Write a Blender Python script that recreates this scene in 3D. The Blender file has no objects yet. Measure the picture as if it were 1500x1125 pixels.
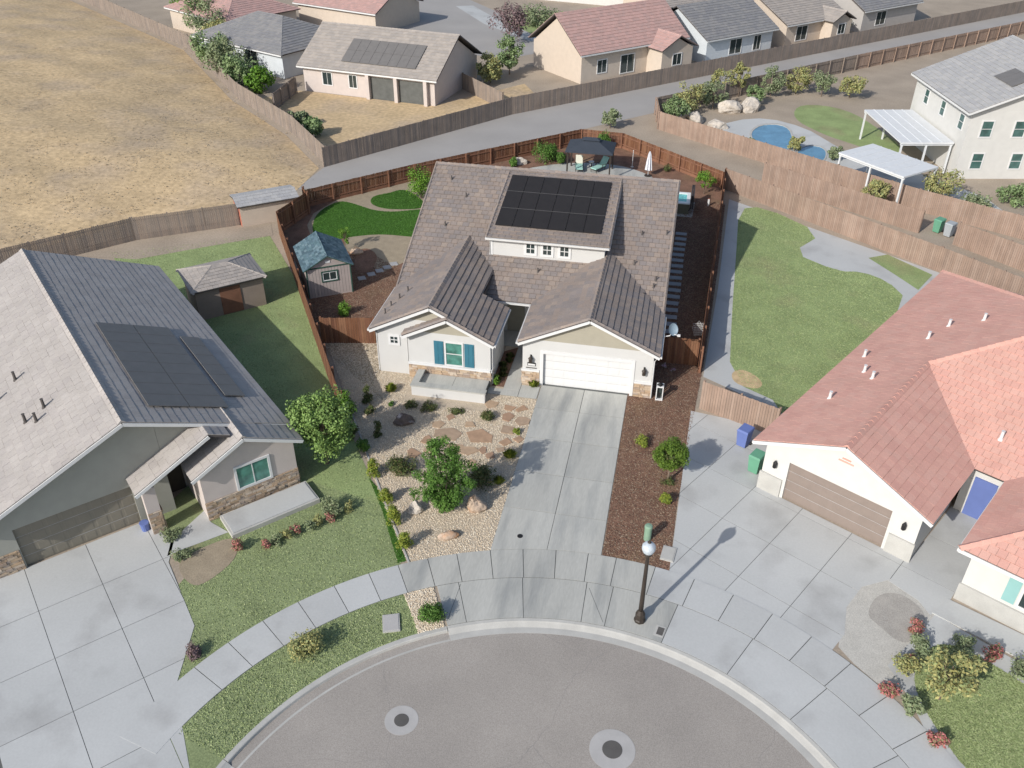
import bpy, bmesh, math, random
import numpy as np
from mathutils import Vector, Matrix, noise
R = math.radians
scene = bpy.context.scene
COL = scene.collection
random.seed(7)
rng = np.random.default_rng(7)

# ------------------------------------------------------------------ camera
cam_data = bpy.data.cameras.new('camera')
cam = bpy.data.objects.new('camera', cam_data)
COL.objects.link(cam)
cam_data.sensor_fit = 'HORIZONTAL'
cam_data.sensor_width = 36.0
cam_data.lens = 36.0 * 1284.01 / 1500.0
cam_data.clip_end = 2000.0
cam.matrix_world = Matrix(((0.98007, -0.11504, 0.16194, 6.35882), (0.19860, 0.55139, -0.81026, -40.95637), (0.00392, 0.82628, 0.56325, 28.23483), (0, 0, 0, 1)))
scene.camera = cam
scene.render.resolution_x, scene.render.resolution_y = 1024, 768

# ------------------------------------------------------------------ sky, sun, exposure
SUN_EL, SUN_TO = R(31.0), (0.52, 0.854)          # shadows fall towards SUN_TO
world = bpy.data.worlds.new('World'); scene.world = world; world.use_nodes = True
wn = world.node_tree
bg = wn.nodes['Background']
sky = wn.nodes.new('ShaderNodeTexSky')
sky.sky_type = 'NISHITA'; sky.sun_disc = False
sky.sun_elevation = SUN_EL
sky.sun_rotation = math.atan2(-SUN_TO[0], -SUN_TO[1])
sky.air_density = 1.0; sky.dust_density = 1.5
wn.links.new(sky.outputs[0], bg.inputs[0])
bg.inputs[1].default_value = 0.13
sl = bpy.data.lights.new('sun', 'SUN'); sl.energy = 4.0; sl.angle = R(0.53); sl.color = (1.0, 0.955, 0.89)
so = bpy.data.objects.new('sun', sl); COL.objects.link(so)
d = Vector((SUN_TO[0] * math.cos(SUN_EL), SUN_TO[1] * math.cos(SUN_EL), -math.sin(SUN_EL)))
so.rotation_euler = d.to_track_quat('-Z', 'Y').to_euler()
so.location = (-20, -30, 40)
scene.view_settings.view_transform = 'Standard'
scene.view_settings.look = 'None'
scene.view_settings.exposure = 0.0
scene.view_settings.gamma = 1.0
scene.render.engine = 'CYCLES'

# ------------------------------------------------------------------ materials
def s2l(c):
    return tuple(((v / 255.0) / 12.92 if v / 255.0 <= 0.04045 else ((v / 255.0 + 0.055) / 1.055) ** 2.4) for v in c)

def mat(name, col, rough=0.85, var=0.18, scale=2.0, fine=0.12, fscale=40.0, bump=0.0, bscale=60.0,
        palette=None, metallic=0.0, spec=0.3, patch=None, coat=0.0, stretch=None, trans=0.0, objvar=0.0, crack=None):
    """Procedural surface: a base colour broken up by two noises, an optional palette picked per piece."""
    m = bpy.data.materials.new(name); m.use_nodes = True
    nt = m.node_tree; N = nt.nodes; L = nt.links
    b = N['Principled BSDF']
    b.inputs['Roughness'].default_value = rough
    b.inputs['Metallic'].default_value = metallic
    b.inputs['Specular IOR Level'].default_value = spec
    if coat: b.inputs['Coat Weight'].default_value = coat
    geo = N.new('ShaderNodeNewGeometry')
    vec = geo.outputs['Position']
    if stretch:
        mp = N.new('ShaderNodeMapping'); mp.inputs['Scale'].default_value = stretch
        L.new(vec, mp.inputs['Vector']); vec = mp.outputs[0]
    if palette:
        oi = N.new('ShaderNodeObjectInfo')
        ad = N.new('ShaderNodeMath'); ad.operation = 'ADD'
        L.new(geo.outputs['Random Per Island'], ad.inputs[0]); L.new(oi.outputs['Random'], ad.inputs[1])
        fr = N.new('ShaderNodeMath'); fr.operation = 'FRACT'; L.new(ad.outputs[0], fr.inputs[0])
        ramp = N.new('ShaderNodeValToRGB'); ramp.color_ramp.interpolation = 'CONSTANT'
        el = ramp.color_ramp.elements
        while len(el) < len(palette): el.new(0.5)
        for i, c in enumerate(palette):
            el[i].position = i / len(palette); el[i].color = (*c, 1)
        L.new(fr.outputs[0], ramp.inputs[0]); cur = ramp.outputs[0]
    else:
        rgb = N.new('ShaderNodeRGB'); rgb.outputs[0].default_value = (*col, 1); cur = rgb.outputs[0]
    if patch:
        pc, psc, lo, hi = patch
        n = N.new('ShaderNodeTexNoise'); n.inputs['Scale'].default_value = psc; n.inputs['Detail'].default_value = 5
        L.new(vec, n.inputs['Vector'])
        mr = N.new('ShaderNodeMapRange'); mr.inputs[1].default_value = lo; mr.inputs[2].default_value = hi
        L.new(n.outputs[0], mr.inputs[0])
        mx = N.new('ShaderNodeMixRGB'); mx.inputs[2].default_value = (*pc, 1)
        L.new(mr.outputs[0], mx.inputs[0]); L.new(cur, mx.inputs[1]); cur = mx.outputs[0]
    for sc, amt, det in ((scale, var, 6), (fscale, fine, 2)):
        if amt <= 0: continue
        n = N.new('ShaderNodeTexNoise'); n.inputs['Scale'].default_value = sc; n.inputs['Detail'].default_value = det
        L.new(vec, n.inputs['Vector'])
        mr = N.new('ShaderNodeMapRange'); mr.inputs[1].default_value = 0.25; mr.inputs[2].default_value = 0.75
        mr.inputs[3].default_value = 1 - amt; mr.inputs[4].default_value = 1 + amt
        L.new(n.outputs[0], mr.inputs[0])
        mx = N.new('ShaderNodeVectorMath'); mx.operation = 'SCALE'
        L.new(cur, mx.inputs[0]); L.new(mr.outputs[0], mx.inputs['Scale']); cur = mx.outputs[0]
    if objvar:                                       # each slab its own tone
        oi2 = N.new('ShaderNodeObjectInfo'); mr = N.new('ShaderNodeMapRange')
        mr.inputs[3].default_value = 1 - objvar; mr.inputs[4].default_value = 1 + objvar
        L.new(oi2.outputs['Random'], mr.inputs[0])
        mx = N.new('ShaderNodeVectorMath'); mx.operation = 'SCALE'
        L.new(cur, mx.inputs[0]); L.new(mr.outputs[0], mx.inputs['Scale']); cur = mx.outputs[0]
    if crack:                                        # thin wandering cracks
        cs, cw, cc = crack
        dn = N.new('ShaderNodeTexNoise'); dn.inputs['Scale'].default_value = cs * 3; dn.inputs['Detail'].default_value = 5; L.new(vec, dn.inputs['Vector'])
        av = N.new('ShaderNodeVectorMath'); av.operation = 'MULTIPLY_ADD'; av.inputs[1].default_value = (1.6, 1.6, 0); L.new(dn.outputs['Color'], av.inputs[0]); L.new(vec, av.inputs[2])
        vo = N.new('ShaderNodeTexVoronoi'); vo.feature = 'DISTANCE_TO_EDGE'; vo.inputs['Scale'].default_value = cs; L.new(av.outputs[0], vo.inputs['Vector'])
        mr = N.new('ShaderNodeMapRange'); mr.inputs[1].default_value = 0.0; mr.inputs[2].default_value = cw; mr.inputs[3].default_value = 0.75; mr.inputs[4].default_value = 0.0
        L.new(vo.outputs['Distance'], mr.inputs[0])
        mx = N.new('ShaderNodeMixRGB'); mx.inputs[2].default_value = (*cc, 1)
        L.new(mr.outputs[0], mx.inputs[0]); L.new(cur, mx.inputs[1]); cur = mx.outputs[0]
    L.new(cur, b.inputs['Base Color'])
    if trans:
        b.inputs['Transmission Weight'].default_value = trans
    if bump:
        n = N.new('ShaderNodeTexNoise'); n.inputs['Scale'].default_value = bscale; n.inputs['Detail'].default_value = 4
        L.new(vec, n.inputs['Vector'])
        bp = N.new('ShaderNodeBump'); bp.inputs['Strength'].default_value = bump; bp.inputs['Distance'].default_value = 0.03
        L.new(n.outputs[0], bp.inputs['Height']); L.new(bp.outputs[0], b.inputs['Normal'])
    return m

def leafmat(name, cols):
    m = mat(name, cols[0], rough=0.6, var=0.15, scale=3, fine=0, palette=cols, spec=0.25)
    return m

M = {}
M['stucco'] = mat('white_stucco', (0.575, 0.575, 0.565), 0.9, var=0.04, scale=0.8, fine=0.03, fscale=50, bump=0.15, bscale=90)
M['trim'] = mat('white_trim', (0.68, 0.685, 0.685), 0.6, var=0.03, fine=0.02)
M['siding'] = mat('beige_siding', (0.36, 0.335, 0.27), 0.8, var=0.05, fine=0.04)
M['deck'] = mat('roof_underlay', (0.09, 0.08, 0.078), 0.9)
M['tile'] = mat('roof_tile_brown', (0.3, 0.25, 0.2), 0.85, var=0.10, scale=0.7, fine=0.14, fscale=18, bump=0.2, bscale=30,
                palette=[(.272,.228,.203), (.252,.216,.198), (.286,.236,.206), (.232,.205,.195), (.278,.228,.198), (.258,.220,.200), (.305,.252,.216), (.242,.213,.202), (.265,.228,.208)])
M['tile_grey'] = mat('roof_tile_grey', (0.3, 0.3, 0.3), 0.85, var=0.1, scale=0.8, fine=0.1, fscale=20,
                     palette=[(.41,.38,.355), (.42,.39,.365), (.40,.37,.35), (.43,.40,.375)])
M['tile_red'] = mat('roof_tile_red', (0.5, 0.2, 0.16), 0.85, var=0.08, scale=0.8, fine=0.08, fscale=20,
                    palette=[(.61,.345,.285), (.625,.36,.295), (.60,.335,.278), (.615,.362,.30)])
M['tile_pink'] = mat('roof_tile_faded_red', (0.4, 0.2, 0.16), 0.85, var=0.08, fine=0.06,
                     palette=[(.46,.30,.27), (.49,.315,.285), (.43,.29,.265)])
M['tile_dark'] = mat('roof_tile_charcoal', (0.2, 0.2, 0.2), 0.85, var=0.1, fine=0.06,
                     palette=[(.235,.235,.24), (.26,.255,.255), (.22,.22,.23)])
M['tile_tan'] = mat('roof_tile_tan', (0.2, 0.2, 0.2), 0.85, var=0.1, fine=0.06,
                    palette=[(.36,.325,.295), (.39,.35,.315), (.34,.31,.285)])
M['tile_pale'] = mat('roof_tile_pale_grey', (0.2, 0.2, 0.2), 0.85, var=0.08, fine=0.06,
                     palette=[(.40,.40,.40), (.43,.425,.42), (.38,.38,.385)])
M['solar'] = mat('solar_cell', (0.028, 0.025, 0.024), 0.5, var=0.1, fine=0.05, spec=0.3)
M['solar_frame'] = mat('solar_frame', (0.05, 0.05, 0.052), 0.4, var=0.05, fine=0)
M['clamp'] = mat('panel_clamp', (0.12, 0.115, 0.11), 0.5, var=0.05, fine=0)
M['stone'] = mat('ledge_stone', (0.4, 0.3, 0.2), 0.9, var=0.15, scale=6, fine=0.1, bump=0.3, bscale=40,
                 palette=[(.42,.31,.22), (.50,.40,.30), (.36,.28,.22), (.46,.34,.23), (.55,.46,.37), (.40,.33,.28), (.48,.36,.25)])
M['mortar'] = mat('stone_backing', (0.22, 0.18, 0.14), 0.95)
M['glass'] = mat('window_glass', (0.035, 0.05, 0.05), 0.08, var=0.2, fine=0, spec=0.8)
M['glass_teal'] = mat('window_glass_blinds', (0.085, 0.235, 0.195), 0.06, var=0.5, scale=2.2, fine=0, spec=0.7)
M['glass_far'] = mat('window_glass_tinted', (0.06, 0.13, 0.12), 0.06, var=0.4, scale=1.5, fine=0, spec=0.8)
M['shutter'] = mat('teal_shutter', (0.045, 0.17, 0.235), 0.6, var=0.06, fine=0.04)
M['black'] = mat('black_metal', (0.02, 0.02, 0.021), 0.5, var=0.1, fine=0)
M['bronze'] = mat('dark_bronze', (0.045, 0.036, 0.03), 0.5, var=0.12, fine=0.05)
M['pipe'] = mat('vent_pipe', (0.10, 0.09, 0.085), 0.7)
M['gutter'] = mat('gutter_white', (0.62, 0.62, 0.61), 0.5, var=0.03, fine=0)
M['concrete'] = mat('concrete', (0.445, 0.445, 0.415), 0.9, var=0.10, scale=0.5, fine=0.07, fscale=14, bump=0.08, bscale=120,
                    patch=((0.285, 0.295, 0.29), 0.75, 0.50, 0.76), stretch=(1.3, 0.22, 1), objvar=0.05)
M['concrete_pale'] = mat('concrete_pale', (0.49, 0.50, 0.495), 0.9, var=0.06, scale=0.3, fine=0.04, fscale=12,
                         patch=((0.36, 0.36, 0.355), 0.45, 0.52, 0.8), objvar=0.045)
M['seam'] = mat('door_seam', (0.40, 0.40, 0.40), 0.9)
M['joint'] = mat('joint_shadow', (0.12, 0.125, 0.12), 0.95)
M['curb'] = mat('curb_concrete', (0.46, 0.455, 0.43), 0.9, var=0.1, scale=1.5, fine=0.1)
M['asphalt'] = mat('asphalt', (0.35, 0.322, 0.292), 0.95, var=0.09, scale=0.35, fine=0.22, fscale=30, bump=0.2, bscale=80,
                   patch=((0.305, 0.28, 0.256), 0.14, 0.48, 0.72), crack=(0.16, 0.0028, (0.25, 0.235, 0.225)))
M['road'] = mat('service_road', (0.36, 0.345, 0.33), 0.95, var=0.08, scale=0.2, fine=0.08, fscale=20)
M['gravel'] = mat('gravel_bed', (0.50, 0.42, 0.32), 0.95, var=0.12, scale=3, fine=0.3, fscale=30, bump=0.6, bscale=30)
M['pebble'] = mat('gravel_pebble', (0.5, 0.4, 0.3), 0.9, var=0.1, fine=0.05,
                  palette=[(.66,.57,.44), (.70,.62,.50), (.58,.48,.36), (.74,.68,.57), (.63,.53,.40), (.52,.44,.34), (.69,.60,.47)])
M['pea'] = mat('decomposed_granite', (0.33, 0.275, 0.20), 0.95, var=0.12, scale=2, fine=0.22, fscale=28, bump=0.4, bscale=40)
M['mulch'] = mat('bark_mulch', (0.205, 0.118, 0.082), 0.98, var=0.28, scale=1.2, fine=0.35, fscale=16, bump=0.7, bscale=25,
                 patch=((0.22, 0.15, 0.09), 0.5, 0.52, 0.75))
M['chip'] = mat('bark_chip', (0.12, 0.07, 0.05), 0.95, var=0.15, fine=0,
                palette=[(.185,.105,.073), (.225,.138,.095), (.13,.078,.058), (.26,.18,.125), (.20,.108,.074), (.15,.09,.066), (.31,.24,.175)])
M['turf'] = mat('turf', (0.058, 0.145, 0.022), 0.95, var=0.16, scale=0.9, fine=0.3, fscale=25, bump=0.6, bscale=60, spec=0.15)
M['lawn'] = mat('lawn_pale', (0.275, 0.345, 0.155), 0.95, var=0.16, scale=0.6, fine=0.25, fscale=14, bump=0.6, bscale=50, spec=0.15,
                patch=((0.30, 0.285, 0.16), 0.25, 0.55, 0.78))
M['lawn2'] = mat('lawn_front', (0.25, 0.30, 0.15), 0.95, var=0.16, scale=0.6, fine=0.25, fscale=14, bump=0.6, bscale=50, spec=0.15,
                 patch=((0.34, 0.25, 0.16), 0.20, 0.62, 0.8))
M['drygrass'] = mat('dry_grass', (0.56, 0.42, 0.25), 0.95, var=0.12, scale=0.25, fine=0.22, fscale=2.5, bump=0.6, bscale=5,
                    patch=((0.47, 0.365, 0.25), 0.2, 0.46, 0.70))
M['dirt'] = mat('bare_ground', (0.37, 0.31, 0.245), 0.95, var=0.15, scale=0.3, fine=0.15, fscale=8, bump=0.4, bscale=10)
M['pale_gravel'] = mat('pale_gravel', (0.50, 0.485, 0.445), 0.95, var=0.08, scale=2, fine=0.2, fscale=26, bump=0.4, bscale=40)
M['pale_gravel_dark'] = mat('pale_gravel_dark', (0.385, 0.365, 0.335), 0.95, var=0.1, scale=2, fine=0.2, fscale=26, bump=0.4, bscale=40)
M['flag'] = mat('flagstone', (0.38, 0.25, 0.165), 0.9, var=0.16, scale=3, fine=0.1, bump=0.25, bscale=25,
                palette=[(.40,.265,.175), (.36,.235,.16), (.43,.31,.21), (.38,.28,.20)])
M['stepstone'] = mat('step_stone', (0.36, 0.36, 0.37), 0.9, var=0.12, fine=0.1)
M['rock'] = mat('boulder', (0.46, 0.36, 0.28), 0.9, var=0.3, scale=3.5, fine=0.15, fscale=20, bump=0.6, bscale=12,
                patch=((0.40, 0.23, 0.13), 1.6, 0.5, 0.65))
M['rock_dark'] = mat('boulder_dark', (0.13, 0.10, 0.085), 0.85, var=0.35, scale=3, fine=0.15, fscale=20, bump=0.6, bscale=12,
                     patch=((0.45, 0.40, 0.38), 1.4, 0.55, 0.62))
M['rock_pale'] = mat('boulder_pale', (0.52, 0.47, 0.41), 0.9, var=0.2, scale=3.5, fine=0.15, fscale=20, bump=0.6, bscale=12)
FW = [(.165,.075,.040), (.20,.095,.052), (.14,.062,.036), (.18,.085,.05), (.225,.115,.065)]
M['fence'] = mat('redwood_fence', FW[0], 0.85, var=0.25, scale=2, fine=0.18, fscale=18, palette=FW, stretch=(3, 3, .5))
M['fence_rail'] = mat('redwood_rail', (.23, .115, .072), 0.85, var=0.2, fine=0.1)
FG = [(.25,.21,.18), (.275,.225,.19), (.23,.195,.172), (.29,.235,.195)]
M['fence_grey'] = mat('weathered_fence', FG[0], 0.9, var=0.15, scale=1, fine=0.1, palette=FG)
FT = [(.315,.225,.175), (.335,.24,.188), (.30,.218,.172), (.35,.258,.205)]
M['fence_tan'] = mat('tan_fence', FT[0], 0.9, var=0.15, scale=1, fine=0.1, palette=FT)
M['bark'] = mat('tree_bark', (0.17, 0.13, 0.10), 0.9, var=0.2, scale=6, fine=0.2, fscale=40)
M['leaf_green'] = leafmat('leaf_green', [(.075,.16,.026), (.095,.195,.034), (.055,.125,.02), (.12,.225,.045), (.08,.165,.03)])
M['leaf_dark'] = leafmat('leaf_dark', [(.075,.105,.03), (.09,.125,.036), (.055,.085,.026), (.115,.13,.045), (.12,.10,.045)])
M['leaf_yellow'] = leafmat('leaf_yellow_green', [(.22,.26,.035), (.28,.31,.05), (.17,.22,.03), (.13,.19,.03)])
M['leaf_lime'] = leafmat('leaf_lime', [(.11,.23,.025), (.15,.28,.035), (.085,.18,.02)])
M['leaf_round'] = leafmat('leaf_round', [(.10,.17,.022), (.13,.205,.03), (.07,.13,.018), (.09,.15,.02)])
M['leaf_pale'] = leafmat('leaf_pale', [(.17,.25,.105), (.21,.29,.125), (.145,.215,.09), (.24,.31,.15)])
M['leaf_spring'] = leafmat('leaf_spring', [(.17,.27,.07), (.21,.32,.09), (.14,.23,.06), (.24,.35,.11)])
M['leaf_sage'] = leafmat('leaf_sage', [(.19,.24,.125), (.22,.265,.14), (.16,.205,.11), (.26,.29,.17)])
M['leaf_gold'] = leafmat('leaf_gold', [(.33,.31,.12), (.38,.36,.15), (.28,.29,.12), (.24,.28,.12)])
M['leaf_plum'] = leafmat('leaf_plum', [(.19,.13,.135), (.22,.15,.15), (.16,.115,.12)])
M['flower_red'] = leafmat('flower_red', [(.38,.13,.12), (.45,.18,.17), (.20,.2,.1)])
M['flower_mauve'] = leafmat('flower_mauve', [(.45,.28,.45), (.55,.36,.52), (.62,.50,.62), (.15,.2,.06)])
M['shed_wall'] = mat('shed_siding', (0.40, 0.345, 0.325), 0.85, var=0.06, fine=0.05)
M['shed_roof'] = mat('shed_shingle', (0.1, 0.2, 0.24), 0.9, var=0.2, scale=4, fine=0.2, fscale=25,
                     palette=[(.085,.14,.17), (.115,.18,.215), (.15,.22,.25), (.07,.115,.14), (.10,.165,.19)])
M['green_trim'] = mat('green_trim', (0.035, 0.085, 0.065), 0.7, fine=0)
M['canopy'] = mat('canopy_fabric', (0.045, 0.055, 0.072), 0.85, var=0.08, fine=0.04)
M['cushion'] = mat('aqua_cushion', (0.36, 0.60, 0.54), 0.9, var=0.06, fine=0.04)
M['cushion_pale'] = mat('cream_cushion', (0.66, 0.66, 0.56), 0.9, var=0.06, fine=0.04)
M['umbrella'] = mat('umbrella_cloth', (0.62, 0.64, 0.70), 0.9, var=0.08, scale=6, fine=0.05, palette=[(.68,.69,.73), (.45,.48,.60), (.7,.71,.74)])
M['tub_shell'] = mat('tub_shell', (0.78, 0.80, 0.80), 0.3, var=0.03, fine=0, spec=0.5)
M['tub_water'] = mat('tub_water', (0.16, 0.52, 0.50), 0.08, var=0.35, scale=6, fine=0.2, fscale=14, spec=0.6, bump=0.4, bscale=8)
M['tub_side'] = mat('tub_cabinet', (0.14, 0.13, 0.09), 0.8, var=0.1, stretch=(6, 6, 1))
M['tub_cover'] = mat('tub_cover_vinyl', (0.05, 0.042, 0.04), 0.6, var=0.12, fine=0.05)
M['pool'] = mat('pool_water', (0.12, 0.27, 0.40), 0.08, var=0.2, scale=0.8, fine=0.08, fscale=4, spec=0.6, bump=0.3, bscale=3)
M['utility_green'] = mat('utility_green', (0.22, 0.34, 0.25), 0.6, var=0.08, fine=0.04)
M['globe'] = mat('lamp_glass', (0.50, 0.56, 0.62), 0.15, var=0.25, scale=9, fine=0.1, spec=0.7)
M['orange'] = mat('pumpkin_orange', (0.60, 0.22, 0.03), 0.6, var=0.12, fine=0.05)
M['urn'] = mat('brown_planter', (0.12, 0.08, 0.065), 0.7)
M['door_brown'] = mat('garage_door_taupe', (0.25, 0.205, 0.18), 0.75, var=0.05, fine=0.03)
M['door_olive'] = mat('garage_door_olive', (0.23, 0.21, 0.17), 0.75, var=0.05, fine=0.03)
M['wall_cream'] = mat('cream_stucco', (0.61, 0.605, 0.58), 0.9, var=0.04, fine=0.03)
M['wall_tan'] = mat('tan_stucco', (0.56, 0.48, 0.40), 0.9, var=0.05, fine=0.03)
M['wall_pink'] = mat('pinkish_stucco', (0.55, 0.49, 0.46), 0.9, var=0.05, fine=0.03)
M['wall_grey'] = mat('grey_stucco', (0.44, 0.42, 0.40), 0.9, var=0.05, fine=0.03)
M['wall_sage'] = mat('sage_siding', (0.36, 0.36, 0.32), 0.9, var=0.05, fine=0.03)
M['wall_blue'] = mat('pale_blue_stucco', (0.58, 0.62, 0.65), 0.9, var=0.05, fine=0.03)
M['red_shed'] = mat('red_board', (0.46, 0.17, 0.12), 0.85, var=0.1, fine=0.05)
M['teal_pale'] = mat('teal_shutter_pale', (0.26, 0.47, 0.46), 0.7, var=0.06, fine=0.03)
M['bin_blue'] = mat('blue_plastic', (0.13, 0.18, 0.42), 0.6, var=0.06, fine=0)
M['bin_green'] = mat('green_plastic', (0.13, 0.33, 0.22), 0.6, var=0.06, fine=0)
M['bin_grey'] = mat('grey_plastic', (0.36, 0.39, 0.41), 0.6, var=0.06, fine=0)
M['iron'] = mat('cast_iron', (0.11, 0.105, 0.10), 0.8, var=0.15, fine=0.1)
M['collar'] = mat('manhole_collar', (0.43, 0.42, 0.41), 0.9, var=0.08, fine=0.06)
M['dish'] = mat('dish_grey', (0.20, 0.27, 0.33), 0.5, var=0.05, fine=0)
M['wood_red'] = mat('red_stain_board', (0.26, 0.10, 0.07), 0.85, var=0.15, fine=0.1)

# ------------------------------------------------------------------ mesh helpers
class MB:
    """Collects faces; build() links them as one mesh object."""
    def __init__(s): s.v = []; s.f = []
    def add(s, vs, fs):
        o = len(s.v); s.v += [tuple(map(float, x)) for x in vs]; s.f += [tuple(o + i for i in f) for f in fs]; return s
    def box(s, x0, x1, y0, y1, z0, z1):
        v = [(x, y, z) for z in (z0, z1) for y in (y0, y1) for x in (x0, x1)]
        return s.add(v, [(0, 2, 3, 1), (4, 5, 7, 6), (0, 1, 5, 4), (2, 6, 7, 3), (0, 4, 6, 2), (1, 3, 7, 5)])
    def prism(s, poly, z0, z1):
        """poly: xy list, anticlockwise"""
        a = sum(poly[i][0] * poly[(i + 1) % len(poly)][1] - poly[(i + 1) % len(poly)][0] * poly[i][1] for i in range(len(poly)))
        if a < 0: poly = poly[::-1]
        n = len(poly)
        v = [(x, y, z0) for x, y in poly] + [(x, y, z1) for x, y in poly]
        return s.add(v, [tuple(range(n))[::-1], tuple(range(n, 2 * n))] + [(i, (i + 1) % n, n + (i + 1) % n, n + i) for i in range(n)])
    def wallpoly(s, p0, p1, prof, t):
        """vertical panel from p0 to p1 (xy); prof = (s, z) outline seen from outside (outside is to the right of p0->p1); thickness t inwards"""
        dx, dy = p1[0] - p0[0], p1[1] - p0[1]; l = math.hypot(dx, dy); dx /= l; dy /= l
        nx, ny = -dy, dx
        a = sum(prof[i][0] * prof[(i + 1) % len(prof)][1] - prof[(i + 1) % len(prof)][0] * prof[i][1] for i in range(len(prof)))
        if a < 0: prof = prof[::-1]
        n = len(prof)
        v = [(p0[0] + dx * u, p0[1] + dy * u, z) for u, z in prof] + [(p0[0] + dx * u + nx * t, p0[1] + dy * u + ny * t, z) for u, z in prof]
        return s.add(v, [tuple(range(n)), tuple(range(n, 2 * n))[::-1]] + [(i, n + i, n + (i + 1) % n, (i + 1) % n) for i in range(n)])
    def beam(s, a, b, w, h, up=(0, 0, 1)):
        a = Vector(a); b = Vector(b); d = (b - a).normalized(); u = Vector(up)
        r = d.cross(u).normalized(); u = r.cross(d).normalized()
        v = []
        for p in (a, b):
            for q in ((-w/2, -h/2), (w/2, -h/2), (w/2, h/2), (-w/2, h/2)):
                v.append(p + r * q[0] + u * q[1])
        return s.add(v, [(0, 1, 2, 3), (7, 6, 5, 4), (0, 4, 5, 1), (1, 5, 6, 2), (2, 6, 7, 3), (3, 7, 4, 0)])
    def tube(s, pts, rad, n=8, cap=True):
        pts = [Vector(p) for p in pts]
        if not isinstance(rad, (list, tuple)): rad = [rad] * len(pts)
        v = []
        for i, p in enumerate(pts):
            d = (pts[min(i + 1, len(pts) - 1)] - pts[max(i - 1, 0)]).normalized()
            x = d.orthogonal().normalized() if abs(d.z) < 0.99 else Vector((1, 0, 0))
            y = d.cross(x).normalized(); x = y.cross(d).normalized()
            for k in range(n):
                a = 2 * math.pi * k / n
                v.append(p + (x * math.cos(a) + y * math.sin(a)) * rad[i])
        f = [(i * n + k, i * n + (k + 1) % n, (i + 1) * n + (k + 1) % n, (i + 1) * n + k) for i in range(len(pts) - 1) for k in range(n)]
        if cap: f += [tuple(range(n))[::-1], tuple(range((len(pts) - 1) * n, len(pts) * n))]
        return s.add(v, f)
    def lathe(s, prof, c=(0, 0, 0), n=16):
        v = []; m = len(prof)
        for r, z in prof:
            for k in range(n):
                a = 2 * math.pi * k / n; v.append((c[0] + r * math.cos(a), c[1] + r * math.sin(a), c[2] + z))
        f = [(i * n + k, i * n + (k + 1) % n, (i + 1) * n + (k + 1) % n, (i + 1) * n + k) for i in range(m - 1) for k in range(n)]
        f += [tuple(range(n))[::-1], tuple(range((m - 1) * n, m * n))]
        return s.add(v, f)
    def build(s, name, m, parent=None, off=None, smooth=False):
        me = bpy.data.meshes.new(name)
        vs = s.v if off is None else [(x - off[0], y - off[1], z - off[2]) for x, y, z in s.v]
        me.from_pydata(vs, [], s.f); me.update()
        if smooth: me.polygons.foreach_set('use_smooth', [True] * len(me.polygons))
        me.materials.append(M[m])
        o = bpy.data.objects.new(name, me); COL.objects.link(o)
        if parent: o.parent = parent
        return o

def fast(name, V, F, m, parent=None):
    """numpy verts (n,3) and faces (k, c), all with c corners"""
    me = bpy.data.meshes.new(name)
    V = np.asarray(V, np.float32); F = np.asarray(F, np.int32); k, c = F.shape
    me.vertices.add(len(V)); me.vertices.foreach_set('co', V.ravel())
    me.loops.add(k * c); me.loops.foreach_set('vertex_index', F.ravel())
    me.polygons.add(k); me.polygons.foreach_set('loop_start', np.arange(k, dtype=np.int32) * c)
    me.update(calc_edges=True); me.validate()
    me.materials.append(M[m])
    o = bpy.data.objects.new(name, me); COL.objects.link(o)
    if parent: o.parent = parent
    return o

def tag(o, label=None, cat=None, group=None, kind=None):
    if label: o['label'] = label
    if cat: o['category'] = cat
    if group: o['group'] = group
    if kind: o['kind'] = kind
    return o

def thing(name, label, cat, loc=(0, 0, 0), rz=0.0, group=None):
    e = bpy.data.objects.new(name, None); COL.objects.link(e)
    e.empty_display_size = 0.3
    e.location = loc; e.rotation_euler = (0, 0, rz)
    return tag(e, label, cat, group)

def copy_tree(o, parent=None):
    c = o.copy(); COL.objects.link(c); c.parent = parent
    for ch in list(o.children): copy_tree(ch, c)
    return c

def sheet(name, poly, z, m, parent=None, thick=None):
    """flat piece of ground"""
    mb = MB()
    if thick: mb.prism(poly, z - thick, z)
    else:
        a = sum(poly[i][0] * poly[(i + 1) % len(poly)][1] - poly[(i + 1) % len(poly)][0] * poly[i][1] for i in range(len(poly)))
        if a < 0: poly = poly[::-1]
        mb.add([(x, y, z) for x, y in poly], [tuple(range(len(poly)))])
    o = mb.build(name, m, parent)
    if not parent: o['kind'] = 'structure'
    return o

def smooth_poly(pts, it=2):
    """Chaikin corner cutting for garden curves"""
    for _ in range(it):
        q = []
        for i in range(len(pts)):
            a = pts[i]; b = pts[(i + 1) % len(pts)]
            q.append((a[0] * .75 + b[0] * .25, a[1] * .75 + b[1] * .25)); q.append((a[0] * .25 + b[0] * .75, a[1] * .25 + b[1] * .75))
        pts = q
    return pts

def inside(poly, X, Y):
    r = np.zeros(len(X), bool); n = len(poly); j = n - 1
    for i in range(n):
        xi, yi = poly[i]; xj, yj = poly[j]
        c = ((yi > Y) != (yj > Y)) & (X < (xj - xi) * (Y - yi) / ((yj - yi) or 1e-9) + xi)
        r ^= c; j = i
    return r

def scatter(poly, n, avoid=()):
    P = np.array(poly); lo, hi = P.min(0), P.max(0)
    XY = rng.uniform(lo, hi, (n, 2))
    k = inside(poly, XY[:, 0], XY[:, 1])
    for a in avoid: k &= ~inside(a, XY[:, 0], XY[:, 1])
    return XY[k]

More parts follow.
